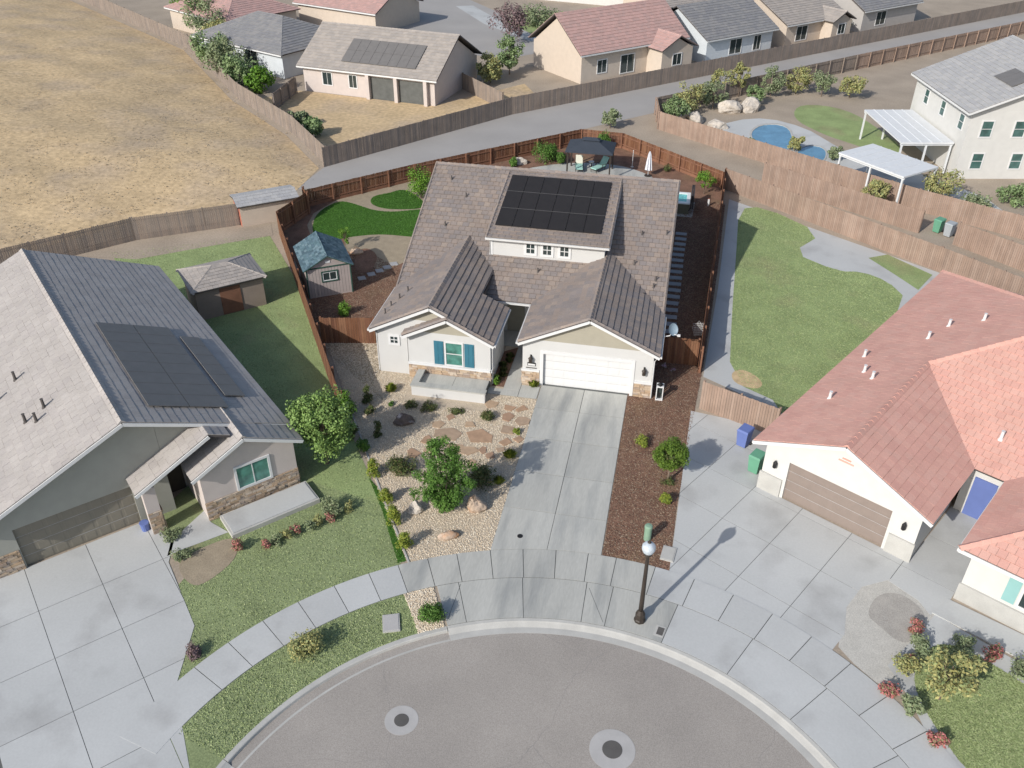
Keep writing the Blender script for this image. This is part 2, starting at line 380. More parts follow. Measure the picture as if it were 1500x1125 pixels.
def bits(name, poly, n, z, size, m, parent, flat=0.6, avoid=(), long=1.0):
    """loose ground pieces as octahedra lying on a bed"""
    XY = scatter(poly, n, avoid); k = len(XY)
    base = np.array([(1, 0, 0), (-1, 0, 0), (0, 1, 0), (0, -1, 0), (0, 0, 1), (0, 0, -1)], float)
    s = rng.uniform(size * .5, size, (k, 1, 1))
    V = np.repeat(base[None], k, 0) * s
    V += rng.uniform(-.28, .28, V.shape) * s
    V[:, :, 0] *= long
    V[:, :, 2] *= flat
    a = rng.uniform(0, 2 * np.pi, k); c, sn = np.cos(a)[:, None], np.sin(a)[:, None]
    x = V[:, :, 0] * c - V[:, :, 1] * sn; y = V[:, :, 0] * sn + V[:, :, 1] * c
    V[:, :, 0] = x + XY[:, 0:1]; V[:, :, 1] = y + XY[:, 1:2]; V[:, :, 2] += z
    T = np.array([(0, 2, 4), (2, 1, 4), (1, 3, 4), (3, 0, 4), (2, 0, 5), (1, 2, 5), (3, 1, 5), (0, 3, 5)])
    F = (T[None] + 6 * np.arange(k)[:, None, None]).reshape(-1, 3)
    o = fast(name, V.reshape(-1, 3), F, m, parent)
    o['kind'] = 'stuff'
    return o

# ------------------------------------------------------------------ tiled roofs
def clip(poly, hp):
    """convex clip; hp = (a, b, c): keep a*u + b*v >= c"""
    a, b, c = hp; out = []
    for i in range(len(poly)):
        p, q = poly[i], poly[(i + 1) % len(poly)]
        dp, dq = a * p[0] + b * p[1] - c, a * q[0] + b * q[1] - c
        if dp >= 0: out.append(p)
        if (dp >= 0) != (dq >= 0):
            t = dp / (dp - dq); out.append((p[0] + t * (q[0] - p[0]), p[1] + t * (q[1] - p[1])))
    return out

class Roof:
    """courses of separate flat tiles over convex roof planes"""
    def __init__(s, w=0.40, e=0.37, t=0.045, g=.005): s.w, s.e, s.t, s.g = w, e, t, g; s.tiles = MB(); s.deck = MB(); s.full = []
    def plane(s, poly, eave_dir, origin, single=None, thick=0.12):
        P = [Vector(p) for p in poly]; U = Vector(eave_dir).normalized()
        n = (P[1] - P[0]).cross(P[2] - P[0]).normalized()
        if n.z < 0: n = -n
        Vv = n.cross(U).normalized()
        if Vv.z < 0: Vv = -Vv; U = -U
        O = Vector(origin)
        uv = [((p - O).dot(U), (p - O).dot(Vv)) for p in P]
        ar = sum(uv[i][0] * uv[(i + 1) % len(uv)][1] - uv[(i + 1) % len(uv)][0] * uv[i][1] for i in range(len(uv)))
        if ar < 0: uv = uv[::-1]; P = P[::-1]
        hps = []
        for i in range(len(uv)):
            p, q = uv[i], uv[(i + 1) % len(uv)]
            a, b = -(q[1] - p[1]), q[0] - p[0]; hps.append((a, b, a * p[0] + b * p[1]))
        k = len(P)
        # underlay slab below the tiles
        vs = [p - n * 0.012 for p in P] + [p - n * thick for p in P]
        s.deck.add(vs, [tuple(range(k)), tuple(range(k, 2 * k))[::-1]] + [(i, k + i, k + (i + 1) % k, (i + 1) % k) for i in range(k)])
        u0, u1 = min(p[0] for p in uv), max(p[0] for p in uv); v0, v1 = min(p[1] for p in uv), max(p[1] for p in uv)
        w, e, t = s.w, s.e, s.t
        for j in range(math.floor(v0 / e + 1e-6), math.ceil(v1 / e - 1e-6)):
            va = j * e
            off = (j % 2) * w * 0.5 + random.uniform(-.03, .03)
            for i in range(math.floor((u0 - off) / w) - 1, math.ceil((u1 - off) / w) + 1):
                ua = off + i * w
                dv = random.uniform(-.006, .006); dh = random.uniform(0, .006)
                pl0 = [(ua + s.g, va + dv), (ua + w - s.g, va + dv), (ua + w - s.g, va + e - s.g * 1.6), (ua + s.g, va + e - s.g * 1.6)]
                pl = pl0
                for h in hps:
                    pl = clip(pl, h)
                    if len(pl) < 3: break
                if len(pl) < 3: continue
                m = len(pl)
                top = [O + U * a + Vv * b + n * (t * (1 - (b - va) / e) * 0.9 + 0.012 + dh) for a, b in pl]
                bot = [O + U * a + Vv * b - n * 0.008 for a, b in pl]
                fs = [tuple(range(m))] + [(q, m + q, m + (q + 1) % m, (q + 1) % m) for q in range(m)]
                isfull = m == 4 and all(abs(pl[q][0] - r[0]) + abs(pl[q][1] - r[1]) < 1e-6 for r in pl0 for q in range(4) if pl[q] == r) and set(pl) == set(pl0)
                if single is not None and isfull and len(s.full) < 300 and single(O + U * ua + Vv * va):
                    s.full.append((O + U * ua + Vv * va, U, Vv, n, dh))
                else:
                    s.tiles.add(top + bot, fs)
    def ridge(s, a, b, w=0.17, step=0.4, drop=0.07):
        """overlapping cap tiles along a ridge, hip or verge"""
        a = Vector(a); b = Vector(b); d = b - a; L = d.length; d.normalize()
        r = d.cross(Vector((0, 0, 1))).normalized(); up = r.cross(d).normalized()
        n = max(1, int(L / step))
        for i in range(n):
            p = a + d * (L * i / n); q = a + d * (L * (i + 1) / n + .03)
            vs = []
            for c, h in ((p, .075), (q, .045)):
                vs += [c - r * w - up * drop, c + up * h, c + r * w - up * drop, c - up * .02]
            s.tiles.add(vs, [(0, 4, 5, 1), (1, 5, 6, 2), (2, 6, 7, 3), (3, 7, 4, 0), (0, 1, 2, 3), (7, 6, 5, 4)])
    def build(s, parent, tile_mat, deck_mat='deck'):
        deck = s.deck.build('roof', deck_mat, parent)
        if s.tiles.v:
            o = s.tiles.build('roof_tiles', tile_mat, deck); o['kind'] = 'stuff'
        if s.full:
            w, e, t = s.w, s.e, s.t
            mb = MB()
            q = [(s.g, 0), (w - s.g, 0), (w - s.g, e - s.g * 1.6), (s.g, e - s.g * 1.6)]
            mb.add([(a, b, t * (1 - b / e) * .9 + .012) for a, b in q] + [(a, b, -.008) for a, b in q],
                   [(0, 1, 2, 3)] + [(i, 4 + i, 4 + (i + 1) % 4, (i + 1) % 4) for i in range(4)])
            first = None
            for O, U, V, n, dh in s.full:
                if first is None: o = first = mb.build('roof_tile', tile_mat, deck)
                else:
                    o = first.copy(); COL.objects.link(o)
                Z = U.cross(V)
                o.matrix_local = Matrix(((U.x, V.x, Z.x, O.x), (U.y, V.y, Z.y, O.y), (U.z, V.z, Z.z, O.z + dh), (0, 0, 0, 1)))
        return deck

def hip(rf, x0, x1, y0, y1, z, p, left='hip', right='hip', axis='x'):
    """hip or gable roof over a rectangle, ridge along axis; returns ridge ends"""
    def T(x, y, zz): return (x, y, zz) if axis == 'x' else (y, x, zz)
    if axis == 'y': x0, x1, y0, y1 = y0, y1, x0, x1
    h = (y1 - y0) / 2; ym = (y0 + y1) / 2; zr = z + h * p
    a = x0 + (h if left == 'hip' else 0); b = x1 - (h if right == 'hip' else 0)
    ex = T(1, 0, 0); ey = T(0, 1, 0)
    rf.plane([T(x0, y0, z), T(x1, y0, z), T(b, ym, zr), T(a, ym, zr)], ex, T(x0, y0, z))
    rf.plane([T(x0, y1, z), T(x1, y1, z), T(b, ym, zr), T(a, ym, zr)], ex, T(x0, y1, z))
    if left == 'hip':
        rf.plane([T(x0, y0, z), T(x0, y1, z), T(a, ym, zr)], ey, T(x0, y0, z)); rf.ridge(T(x0, y0, z), T(a, ym, zr)); rf.ridge(T(x0, y1, z), T(a, ym, zr))
    if right == 'hip':
        rf.plane([T(x1, y0, z), T(x1, y1, z), T(b, ym, zr)], ey, T(x1, y0, z)); rf.ridge(T(x1, y0, z), T(b, ym, zr)); rf.ridge(T(x1, y1, z), T(b, ym, zr))
    rf.ridge(T(a, ym, zr), T(b, ym, zr))
    return T(a, ym, zr), T(b, ym, zr)

# ------------------------------------------------------------------ building parts
def window(parent, c, dirx, w, h, frame='trim', glass='glass', grid=(2, 2), trim=0.10, name='window', trimmat=None):
    """c = centre on the wall face, dirx = unit vector to the right seen from outside"""
    dx, dy = dirx; nx, ny = dy, -dx            # outward
    def bx(mb, a0, a1, z0, z1, o0, o1):
        v = []
        for z in (z0, z1):
            for o in (o0, o1):
                for a in (a0, a1): v.append((c[0] + dx * a + nx * o, c[1] + dy * a + ny * o, c[2] + z))
        mb.add(v, [(0, 1, 3, 2), (4, 6, 7, 5), (0, 4, 5, 1), (2, 3, 7, 6), (0, 2, 6, 4), (1, 5, 7, 3)])
    f = MB(); W, H = w / 2, h / 2
    for a0, a1, z0, z1 in ((-W - trim, -W, -H, H), (W, W + trim, -H, H), (-W - trim, W + trim, H, H + trim), (-W - trim, W + trim, -H - trim, -H)):
        bx(f, a0, a1, z0, z1, -.03, .05)
    wo = f.build(name, trimmat or frame, parent)
    g = MB(); bx(g, -W, W, -H, H, -.02, .008); g.build('pane', glass, wo)
    mu = MB()
    nxg, nzg = grid
    for i in range(1, nxg): a = -W + w * i / nxg; bx(mu, a - .02, a + .02, -H, H, .009, .03)
    for i in range(1, nzg): a = -H + h * i / nzg; bx(mu, -W, W, a - .02, a + .02, .009, .033)
    if mu.v: mu.build('muntin', frame, wo)
    return wo

def ledge_stone(parent, p0, p1, z0, z1, out=0.05):
    """courses of irregular stones on a wall; outside to the right of p0->p1"""
    dx, dy = p1[0] - p0[0], p1[1] - p0[1]; L = math.hypot(dx, dy); dx /= L; dy /= L; nx, ny = dy, -dx
    bk = MB(); bk.wallpoly((p0[0] + nx * .012, p0[1] + ny * .012), (p1[0] + nx * .012, p1[1] + ny * .012), [(0, z0), (L, z0), (L, z1), (0, z1)], .03)
    base = bk.build('stone_backing', 'mortar', parent)
    mb = MB(); z = z0
    while z < z1 - .03:
        h = min(random.uniform(.09, .17), z1 - z); u = 0
        while u < L - .01:
            l = min(random.uniform(.14, .5), L - u)
            if L - u - l < .08: l = L - u
            o = out + random.uniform(-.02, .03); g = .008
            v = []
            for zz in (z + g, z + h - g):
                for oo in (.0, o):
                    for a in (u + g, u + l - g):
                        v.append((p0[0] + dx * a + nx * oo, p0[1] + dy * a + ny * oo, zz + random.uniform(-.008, .008)))
            mb.add(v, [(0, 1, 3, 2), (4, 6, 7, 5), (0, 4, 5, 1), (2, 3, 7, 6), (0, 2, 6, 4), (1, 5, 7, 3)])
            u += l
        z += h
    o = mb.build('stones', 'stone', base); o['kind'] = 'stuff'

def garage_door(parent, x0, x1, y, h, m, rows=4, cols=4, k=.02):
    """sectional door facing -y, panels raised"""
    mb = MB(); mb.box(x0, x1, y, y + .05, 0.01, h)
    d = mb.build('garage_door', m, parent)
    pm = MB(); pw = (x1 - x0) / cols; ph = h / rows; g = .055
    pm.add([(g, 0, g), (pw - g, 0, g), (pw - g, 0, ph - g), (g, 0, ph - g), (g + .05, -k, g + .05), (pw - g - .05, -k, g + .05), (pw - g - .05, -k, ph - g - .05), (g + .05, -k, ph - g - .05)],
           [(4, 5, 6, 7), (0, 1, 5, 4), (1, 2, 6, 5), (2, 3, 7, 6), (3, 0, 4, 7)])
    first = None
    for r in range(rows):
        for c in range(cols):
            if first is None: o = first = pm.build('panel', m, d)
            else: o = first.copy(); COL.objects.link(o)
            o.location = (x0 + c * pw, y - .002, r * ph)
    sm = MB()
    for r in range(1, rows): sm.box(x0, x1, y - .004, y, r * ph - .008, r * ph + .008)
    sm.build('section_seam', 'seam', d)
    return d

# ------------------------------------------------------------------ plants
def leaves(C, n_each, spread, size, droop=0.0):
    n_each = int(n_each * 1.7); size = size * .74; spread = np.asarray(spread, float) * 1.12
    """leaf-sized faces around clump centres C (k,3); spread (k,) -> verts, faces"""
    C = np.asarray(C, float); k = len(C)
    ctr = np.repeat(C, n_each, 0); sp = np.repeat(np.asarray(spread, float) * np.ones(k), n_each)[:, None]
    dirs = rng.normal(size=(len(ctr), 3)); dirs /= np.linalg.norm(dirs, axis=1, keepdims=True)
    r = rng.uniform(0.25, 1, (len(ctr), 1)) ** 0.6
    P = ctr + dirs * sp * r
    P[:, 2] = np.maximum(P[:, 2], 0.03)
    nrm = dirs + rng.normal(scale=.7, size=dirs.shape) + np.array([0, 0, .5]); nrm /= np.linalg.norm(nrm, axis=1, keepdims=True)
    t = np.cross(nrm, rng.normal(size=nrm.shape)); t /= np.linalg.norm(t, axis=1, keepdims=True)
    b = np.cross(nrm, t)
    s = rng.uniform(.55, 1.2, (len(P), 1)) * size
    V = np.stack([P - t * s, P + b * s * .55, P + t * s, P - b * s * .55], 1)
    F = np.arange(len(P) * 4).reshape(-1, 4)
    return V.reshape(-1, 3), F

def crown_centres(n, rx, ry, rz, cz, shell=0.55):
    d = rng.normal(size=(n, 3)); d /= np.linalg.norm(d, axis=1, keepdims=True)
    r = rng.uniform(shell, 1, (n, 1)); P = d * r * np.array([rx, ry, rz]); P[:, 2] += cz
    return P

def tree(name, label, loc, h, r, m, cat='tree', group=None, clumps=38, per=60, size=.12, trunk=.08, crown_bottom=.3, spread=.3, stems=1, lean=(0, 0), sx=1.0, sub='crown'):
    t = thing(name, label, cat, (loc[0], loc[1], 0), random.uniform(0, 6.28) if lean == (0, 0) else 0, group)
    cb = h * crown_bottom; rz = (h - cb) / 2; cz = cb + rz
    C = crown_centres(clumps, r * sx, r, rz * .95, cz)
    C[:, 0] += lean[0] * (C[:, 2] / h); C[:, 1] += lean[1] * (C[:, 2] / h)
    V, F = leaves(C, per, rng.uniform(.6, 1.25, clumps) * spread * max(r, .3), size)
    fast(sub, V, F, m, t)
    tk = MB()
    for i in range(stems):
        a = i * 2.4; q = .12 * r if stems > 1 else 0
        top = (lean[0] * .6 + math.cos(a) * r * .35 * (stems > 1), lean[1] * .6 + math.sin(a) * r * .35 * (stems > 1), cz + rz * .3)
        tk.tube([(math.cos(a) * q, math.sin(a) * q, -.03), (math.cos(a) * q * 1.4 + lean[0] * .15, math.sin(a) * q * 1.4 + lean[1] * .15, cb * .8), top], [trunk, trunk * .75, trunk * .3], 7)
    for i in range(min(9, clumps)):
        c = C[i]; tk.tube([(lean[0] * .25, lean[1] * .25, cb + (cz - cb) * .4), tuple(c * np.array([.55, .55, 1]) + np.array([0, 0, -.1 * rz])), tuple(c)], [trunk * .5, trunk * .3, trunk * .12], 5)
    tk.build('trunk', 'bark', t)
    return t

def shrub(label, loc, h, r, m, name='shrub', cat='shrub', group=None, clumps=12, per=45, size=.07, spread=.45, shape='ball'):
    t = thing(name, label, cat, (loc[0], loc[1], 0), 0, group)
    if shape == 'ball': C = crown_centres(clumps, r * .75, r * .75, h * .42, h * .5, .3)
    elif shape == 'spread':
        C = crown_centres(clumps, r * .85, r * .85, h * .3, h * .45, .2)
    else:
        zz = rng.uniform(.12, .95, clumps) * h; a = rng.uniform(0, 6.28, clumps); rr = r * (1 - .75 * zz / h) * rng.uniform(.3, 1, clumps)
        C = np.stack([rr * np.cos(a), rr * np.sin(a), zz], 1)
    V, F = leaves(C, per, rng.uniform(.6, 1.2, clumps) * spread * r, size)
    fast('foliage', V, F, m, t)
    st = MB()
    for i in range(min(6, clumps)):
        c = C[i]; st.tube([(0, 0, -.03), (c[0] * .4, c[1] * .4, c[2] * .5), tuple(c)], [.022, .016, .008], 5)
    st.build('stem', 'bark', t)
    return t

def grass_clump(label, loc, h, r, m, name='grass_clump', cat='plant', group=None, n=150):
    t = thing(name, label, cat, (loc[0], loc[1], 0), 0, group)
    a = rng.uniform(0, 6.28, n); rr = rng.uniform(.1, 1, n) * r; hh = h * rng.uniform(.6, 1.1, n) * (1 - .4 * rr / r)
    bx, by = np.cos(a) * rr * .25, np.sin(a) * rr * .25; tx, ty = np.cos(a) * rr, np.sin(a) * rr
    w = .02
    px, py = -np.sin(a) * w, np.cos(a) * w
    z0 = np.zeros(n) - .01
    V = np.stack([np.stack([bx - px, by - py, z0], 1), np.stack([bx + px, by + py, z0], 1),
                  np.stack([(bx + tx) / 2 + px, (by + ty) / 2 + py, hh * .8], 1), np.stack([tx, ty, hh], 1), np.stack([(bx + tx) / 2 - px, (by + ty) / 2 - py, hh * .8], 1)], 1)
    F = np.arange(n * 5).reshape(-1, 5)
    fast('blades', V.reshape(-1, 3), F, m, t)
    return t

def blades(poly, n, z, m, parent, h=.028, avoid=()):
    """short upright grass faces standing on a lawn, one mesh"""
    XY = scatter(poly, n, avoid); k = len(XY); a = rng.uniform(0, 6.283, k); w = rng.uniform(.02, .05, k); hh = rng.uniform(.5, 1.2, k) * h
    dx, dy = np.cos(a) * w, np.sin(a) * w; lx, ly = rng.normal(0, .03, (2, k)); x, y = XY[:, 0], XY[:, 1]; z0 = np.full(k, z)
    V = np.stack([np.stack([x - dx, y - dy, z0], 1), np.stack([x + dx, y + dy, z0], 1), np.stack([x + lx, y + ly, z0 + hh], 1)], 1)
    o = fast('grass_blades', V.reshape(-1, 3), np.arange(k * 3).reshape(-1, 3), m, parent); o['kind'] = 'stuff'
M['blade_pale'] = leafmat('blade_pale', [(.29,.355,.16), (.32,.385,.18), (.27,.335,.145), (.35,.39,.205), (.265,.32,.145)])
M['blade_turf'] = leafmat('blade_turf', [(.058,.145,.022), (.075,.18,.03), (.045,.115,.018)])

def slab_grid(parent, poly, fr, x0, x1, y0, y1, w, l, z, m, g=.012):
    """concrete slabs on a grid in the frame fr, trimmed to poly"""
    nx, ny = max(1, round((x1 - x0) / w)), max(1, round((y1 - y0) / l))
    for i in range(nx):
        for j in range(ny):
            a0, a1 = x0 + (x1 - x0) * i / nx + g, x0 + (x1 - x0) * (i + 1) / nx - g; b0, b1 = y0 + (y1 - y0) * j / ny + g, y0 + (y1 - y0) * (j + 1) / ny - g
            c = [fr(a0, b0), fr(a1, b0), fr(a1, b1), fr(a0, b1)]; pl = list(poly)
            for k in range(4):
                p, q = c[k], c[(k + 1) % 4]; A, B = -(q[1] - p[1]), q[0] - p[0]; pl = clip(pl, (A, B, A * p[0] + B * p[1]))
                if len(pl) < 3: break
            if len(pl) >= 3:
                ar = abs(sum(pl[k][0] * pl[(k + 1) % len(pl)][1] - pl[(k + 1) % len(pl)][0] * pl[k][1] for k in range(len(pl)))) / 2
                if ar > .004: sheet('concrete_slab', pl, z, m, parent, thick=.03)

def boulder(label, loc, sx, sy, sz, m, rz=0, seed=0):
    bm = bmesh.new(); bmesh.ops.create_icosphere(bm, subdivisions=3, radius=1)
    r = random.Random(seed)
    planes = [(Vector((r.uniform(-1, 1), r.uniform(-1, 1), r.uniform(-.3, 1))).normalized(), r.uniform(.5, .85)) for _ in range(9)]
    for v in bm.verts:
        for n, dd in planes:
            k = v.co.dot(n) - dd
            if k > 0: v.co -= n * k * .92
        v.co += v.co.normalized() * (noise.noise(v.co * 2.6 + Vector((seed, 0, 0))) * .16 + noise.noise(v.co * 7 + Vector((seed, 3, 0))) * .06)
        v.co.x *= sx; v.co.y *= sy; v.co.z = max(v.co.z * sz + sz * .55, -.03)
    me = bpy.data.meshes.new('boulder'); bm.to_mesh(me); bm.free(); me.materials.append(M[m])
    o = bpy.data.objects.new('boulder', me); COL.objects.link(o); o.location = (loc[0], loc[1], 0); o.rotation_euler = (0, 0, rz)
    return tag(o, label, 'rock')

def fence(p0, p1, label, m='fence', rail='fence_rail', h=1.8, post=2.4, side=1, kick=True, group=None, z=0.0, name='wooden_fence'):
    """board fence: one part of joined pickets, separate posts and rails; side = which side the rails are on"""
    p0 = Vector((p0[0], p0[1], 0)); p1 = Vector((p1[0], p1[1], 0)); L = (p1 - p0).length; d = (p1 - p0) / L
    t = thing(name, label, 'fence', (p0.x, p0.y, z), math.atan2(d.y, d.x), group)
    mb = MB(); u = 0
    while u < L - .02:
        w = min(.14, L - u); hh = h + random.uniform(-.015, .015); o = random.uniform(-.006, .006)
        mb.box(u + .004, u + w - .004, -.01 + o, .01 + o, -.03, hh); u += .145
    pk = mb.build('pickets', m, t); pk['kind'] = 'stuff'
    for zz in (.35, h - .3):
        r = MB(); r.box(0, L, side * .045 - .02, side * .045 + .02, zz, zz + .09); r.build('rail', rail, t)
    if kick:
        r = MB(); r.box(0, L, side * .047 - .02, side * .047 + .02, .0, .24); r.build('kick_board', rail, t)
    n = max(1, round(L / post)); pm = MB(); pm.box(-.05, .05, -.05, .05, -.05, h + .02); first = None
    for i in range(n + 1):
        if first is None: o = first = pm.build('post', rail, t)
        else: o = first.copy(); COL.objects.link(o)
        o.location = (min(max(L * i / n, .05), L - .05), side * .12, 0)
    return t

# ================================================================== GROUND, STREET AND PAVING
CX, CY = 4.6, -28.9                      # centre of the cul-de-sac
R_GUT, R_CURB, R_BACK, R_SW0, R_SW1 = 11.5, 11.95, 12.12, 14.4, 16.1
def arc(r, a0, a1, n=24):
    return [(CX + r * math.cos(a0 + (a1 - a0) * i / n), CY + r * math.sin(a0 + (a1 - a0) * i / n)) for i in range(n + 1)]
def ring(r0, r1, a0, a1, n=24):
    return arc(r1, a0, a1, n) + arc(r0, a1, a0, n)

# one sheet to the horizon with the round street cut out of it
bm = bmesh.new()
def loop(pts):
    vs = [bm.verts.new((x, y, 0)) for x, y in pts]
    return [bm.edges.new((vs[i], vs[(i + 1) % len(vs)])) for i in range(len(vs))]
ed = loop([(-600, -500), (600, -500), (600, 900), (-600, 900)])
hole = arc(R_BACK, R(-60), R(240), 96) + [(CX - 6.06, -120), (CX + 6.06, -120)]
ed += loop(hole)
bmesh.ops.triangle_fill(bm, use_beauty=True, use_dissolve=False, edges=ed)
for f in list(bm.faces):
    c = f.calc_center_median()
    if math.hypot(c.x - CX, c.y - CY) < R_BACK - .05 or (abs(c.x - CX) < 6.0 and -120 < c.y < CY): bm.faces.remove(f)
for f in bm.faces:
    if f.normal.z < 0: f.normal_flip()
me = bpy.data.meshes.new('ground'); bm.to_mesh(me); bm.free(); me.materials.append(M['dirt'])
ground = bpy.data.objects.new('ground', me); COL.objects.link(ground); tag(ground, kind='structure')

sheet('street', arc(R_CURB + .05, R(-60), R(240), 96) + [(CX - 6.1, -121), (CX + 6.1, -121)], -0.11, 'asphalt')
# gutter and curb: full height along planting, dropped at driveways
def curb(a0, a1, top, n=30):
    mb = MB()
    if top > 0: prof = [(R_GUT, -.106), (R_CURB - .02, -.125), (R_CURB + .01, top - .02), (R_CURB + .04, top), (R_BACK + .05, top + .004), (R_BACK + .05, -.2), (R_GUT, -.2)]
    else: prof = [(R_GUT, -.106), (R_CURB - .16, -.10), (R_CURB + .02, -.02), (R_CURB + .08, .012), (R_BACK + .05, .022), (R_BACK + .05, -.2), (R_GUT, -.2)]
    k = len(prof); vs = []; fs = []
    for i in range(n + 1):
        a = a0 + (a1 - a0) * i / n
        for r, z in prof: vs.append((CX + r * math.cos(a), CY + r * math.sin(a), z))
    for i in range(n):
        for j in range(k): fs.append((i * k + j, i * k + (j + 1) % k, (i + 1) * k + (j + 1) % k, (i + 1) * k + j))
    fs += [tuple(range(k)), tuple(range(n * k, (n + 1) * k))[::-1]]
    o = mb.add(vs, fs).build('curb', 'curb'); tag(o, kind='structure')
A_LD0 = 2.8435; A_LL = 2.0388; A_END = 1.3405
curb(R(240), A_LD0, -.07, 20); curb(A_LD0 - .002, A_LL, .012, 30); curb(A_LL - .002, R(-60), -.06, 60)

LAWN = [(-13.6,-27.5), (-12.6,-17.5), (-16.07, -14.94), (-15.21, -11.01), (-12.97, -5.22), (-5.76, -11.61), (-3.69, -15.20), (CX - 6.2, CY + 14.2), (CX-10.2, CY+10), (CX - 13.2, CY + 5)]
lw = sheet('lawn', LAWN, 0.006, 'lawn2')
PARK = ring(R_BACK + .04, R_SW0, A_LD0 + .13, 2.1343, 30)
pk_ = sheet('parkway_lawn', PARK, 0.012, 'lawn2'); blades(ring(R_BACK + .06, R_SW0 - .03, A_LD0, 2.1343, 30), 30000, .012, 'blade_pale', pk_)
# small gravel strip by the curb with its own pebbles
STRIP = ring(R_BACK + .04, R_SW0, 2.1343, 2.0456, 8)
gs = sheet('curb_gravel', STRIP, 0.012, 'gravel')
bits('pebbles', STRIP, 3800, .018, .05, 'pebble', gs)

# sidewalk ring: slabs laid on a dark bed so the joints are real gaps
SWB = sheet('sidewalk', ring(R_SW0 - .01, R_SW1, R(-10), A_LD0 + R(6), 90), 0.016, 'joint')
joints = [A_LD0 + R(4), 2.6956, 2.5990, 2.5017, 2.4025, 2.3015, 2.2047, 2.1231, 2.0408, 1.9593, 1.8661, 1.7749, 1.6827, 1.5932, 1.5152, 1.4071]
a = joints[-1]
while a > R(-8): a -= R(6.2); joints.append(a)
def slab(poly, z, m, parent, name='concrete_slab', th=.03):
    return sheet(name, poly, z, m, parent, thick=th)
g = .0011
for i in range(len(joints) - 1):
    a0, a1 = joints[i], joints[i + 1]
    far = a1 < 1.3522 or a0 > 2.1450
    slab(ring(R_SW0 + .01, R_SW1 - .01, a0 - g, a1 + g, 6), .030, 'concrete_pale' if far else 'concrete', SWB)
# driveway apron between sidewalk and curb
APB = sheet('driveway_apron', ring(R_BACK + .05, R_SW0 - .012, 2.0334, R(-8), 60), 0.014, 'joint')
aj = [2.0361, 1.9705, 1.7782, 1.5843, 1.5053, 1.3118]
while aj[-1] > R(0): aj.append(aj[-1] - R(13))
for i in range(len(aj) - 1):
    far = i >= 5
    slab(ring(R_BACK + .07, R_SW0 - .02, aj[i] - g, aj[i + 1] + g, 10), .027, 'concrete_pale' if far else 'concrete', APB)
# saw cuts running diagonally in the apron
for (p, q) in (((-0.88, -15.71), (-0.93, -17.77)), ((4.53, -14.83), (5.32, -16.56))):
    mb = MB(); mb.beam((p[0], p[1], .0285), (q[0], q[1], .0285), .018, .002); o = mb.build('saw_cut', 'joint', APB)
# driveway
DX0, DXM, DX1 = -0.09, 2.39, 4.82
def ys(x): return CY + math.sqrt((R_SW1 + .0) ** 2 - (x - CX) ** 2)
DRB = sheet('driveway', [(DX0, -.12)] + [(DX0 + (DX1 - DX0) * i / 8, ys(DX0 + (DX1 - DX0) * i / 8)) for i in range(9)] + [(DX1, -.12), (4.86, .12), (.02, .12)], 0.018, 'joint')
cross = [-.14, -2.35, -5.03, -7.82, -10.55]
for x0, x1 in ((DX0, DXM), (DXM, DX1)):
    for i, y in enumerate(cross):
        if i < 4: poly = [(x0 + .016, cross[i + 1] + .015), (x1 - .016, cross[i + 1] + .015), (x1 - .016, y - .015), (x0 + .016, y - .015)]
        else: poly = [(x0 + .012 + (x1 - x0 - .024) * k / 6, ys(x0 + .012 + (x1 - x0 - .024) * k / 6) + .01) for k in range(7)] + [(x1 - .012, y - .01), (x0 + .012, y - .01)]
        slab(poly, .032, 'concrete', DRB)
mb = MB(); mb.lathe([(.13, 0), (.13, .012), (.10, .016), (.03, .012)], (0, 0, 0), 18)
o = mb.build('cleanout_cap', 'black'); o.location = (*(1.05, -12.36), .031); tag(o, 'round black cleanout cap set in the lower driveway', 'cover')

# front garden bed
BED = [(-3.50, -14.91), (-4.83, -12.94), (-6.38, -10.49), (-8.47, -7.07), (-10.74, -3.29), (-13.00, 0.47), (-13.94, 1.63), (-10.66, 2.56), (-9.5, -.5), (-3, -.7), (-2.9, 4), (-1.2, 4), (-1.2, -.1), (DX0 + .02, -.1), (DX0 + .02, ys(DX0) + .03)] + [(CX + (R_SW1 - .02) * math.cos(t), CY + (R_SW1 - .02) * math.sin(t)) for t in np.linspace(1.8524, 2.0963, 8)]
front = sheet('front_gravel_bed', BED, 0.010, 'gravel')
WALK = [(-2.4, 5.5), (-1.2, 5.5), (-1.2, .75), (-1.2, -.35), (DX0 - .02, -.35), (DX0 - .02, -1.55), (-3.2, -1.55), (-3.2, -.95), (-2.15, -.95), (-2.15, 4.0)]
avoid = [[(-9.5, -.5), (-2.9, -.75), (-2.9, 6), (-9.5, 6)], [(-3.2, -1.6), (0, -1.6), (0, 6), (-3.2, 6)], [(-7.4, -3.3), (-2.7, -3.3), (-2.7, -.7), (-7.4, -.7)]]
bits('pebbles', BED, 60000, .018, .044, 'pebble', front, avoid=avoid)
# mow strip and the neighbour's grass inside the lot line
mb = MB(); E1 = [(-3.42, -14.97), (-4.73, -12.92), (-6.28, -10.47), (-8.30, -7.21), (-10.46, -3.71)]
for i in range(len(E1) - 1): mb.beam((*E1[i], .03), (*E1[i + 1], .03), .07, .06)
o = mb.build('mow_strip', 'collar'); tag(o, kind='structure')
GS_ = [(-3.57, -14.88), (-3.89, -15.07), (-5.64, -11.98), (-7.05, -9.85), (-6.35, -10.48)]
gs_ = sheet('grass_strip', GS_, 0.014, 'turf'); blades(GS_, 9000, .014, 'blade_turf', gs_)

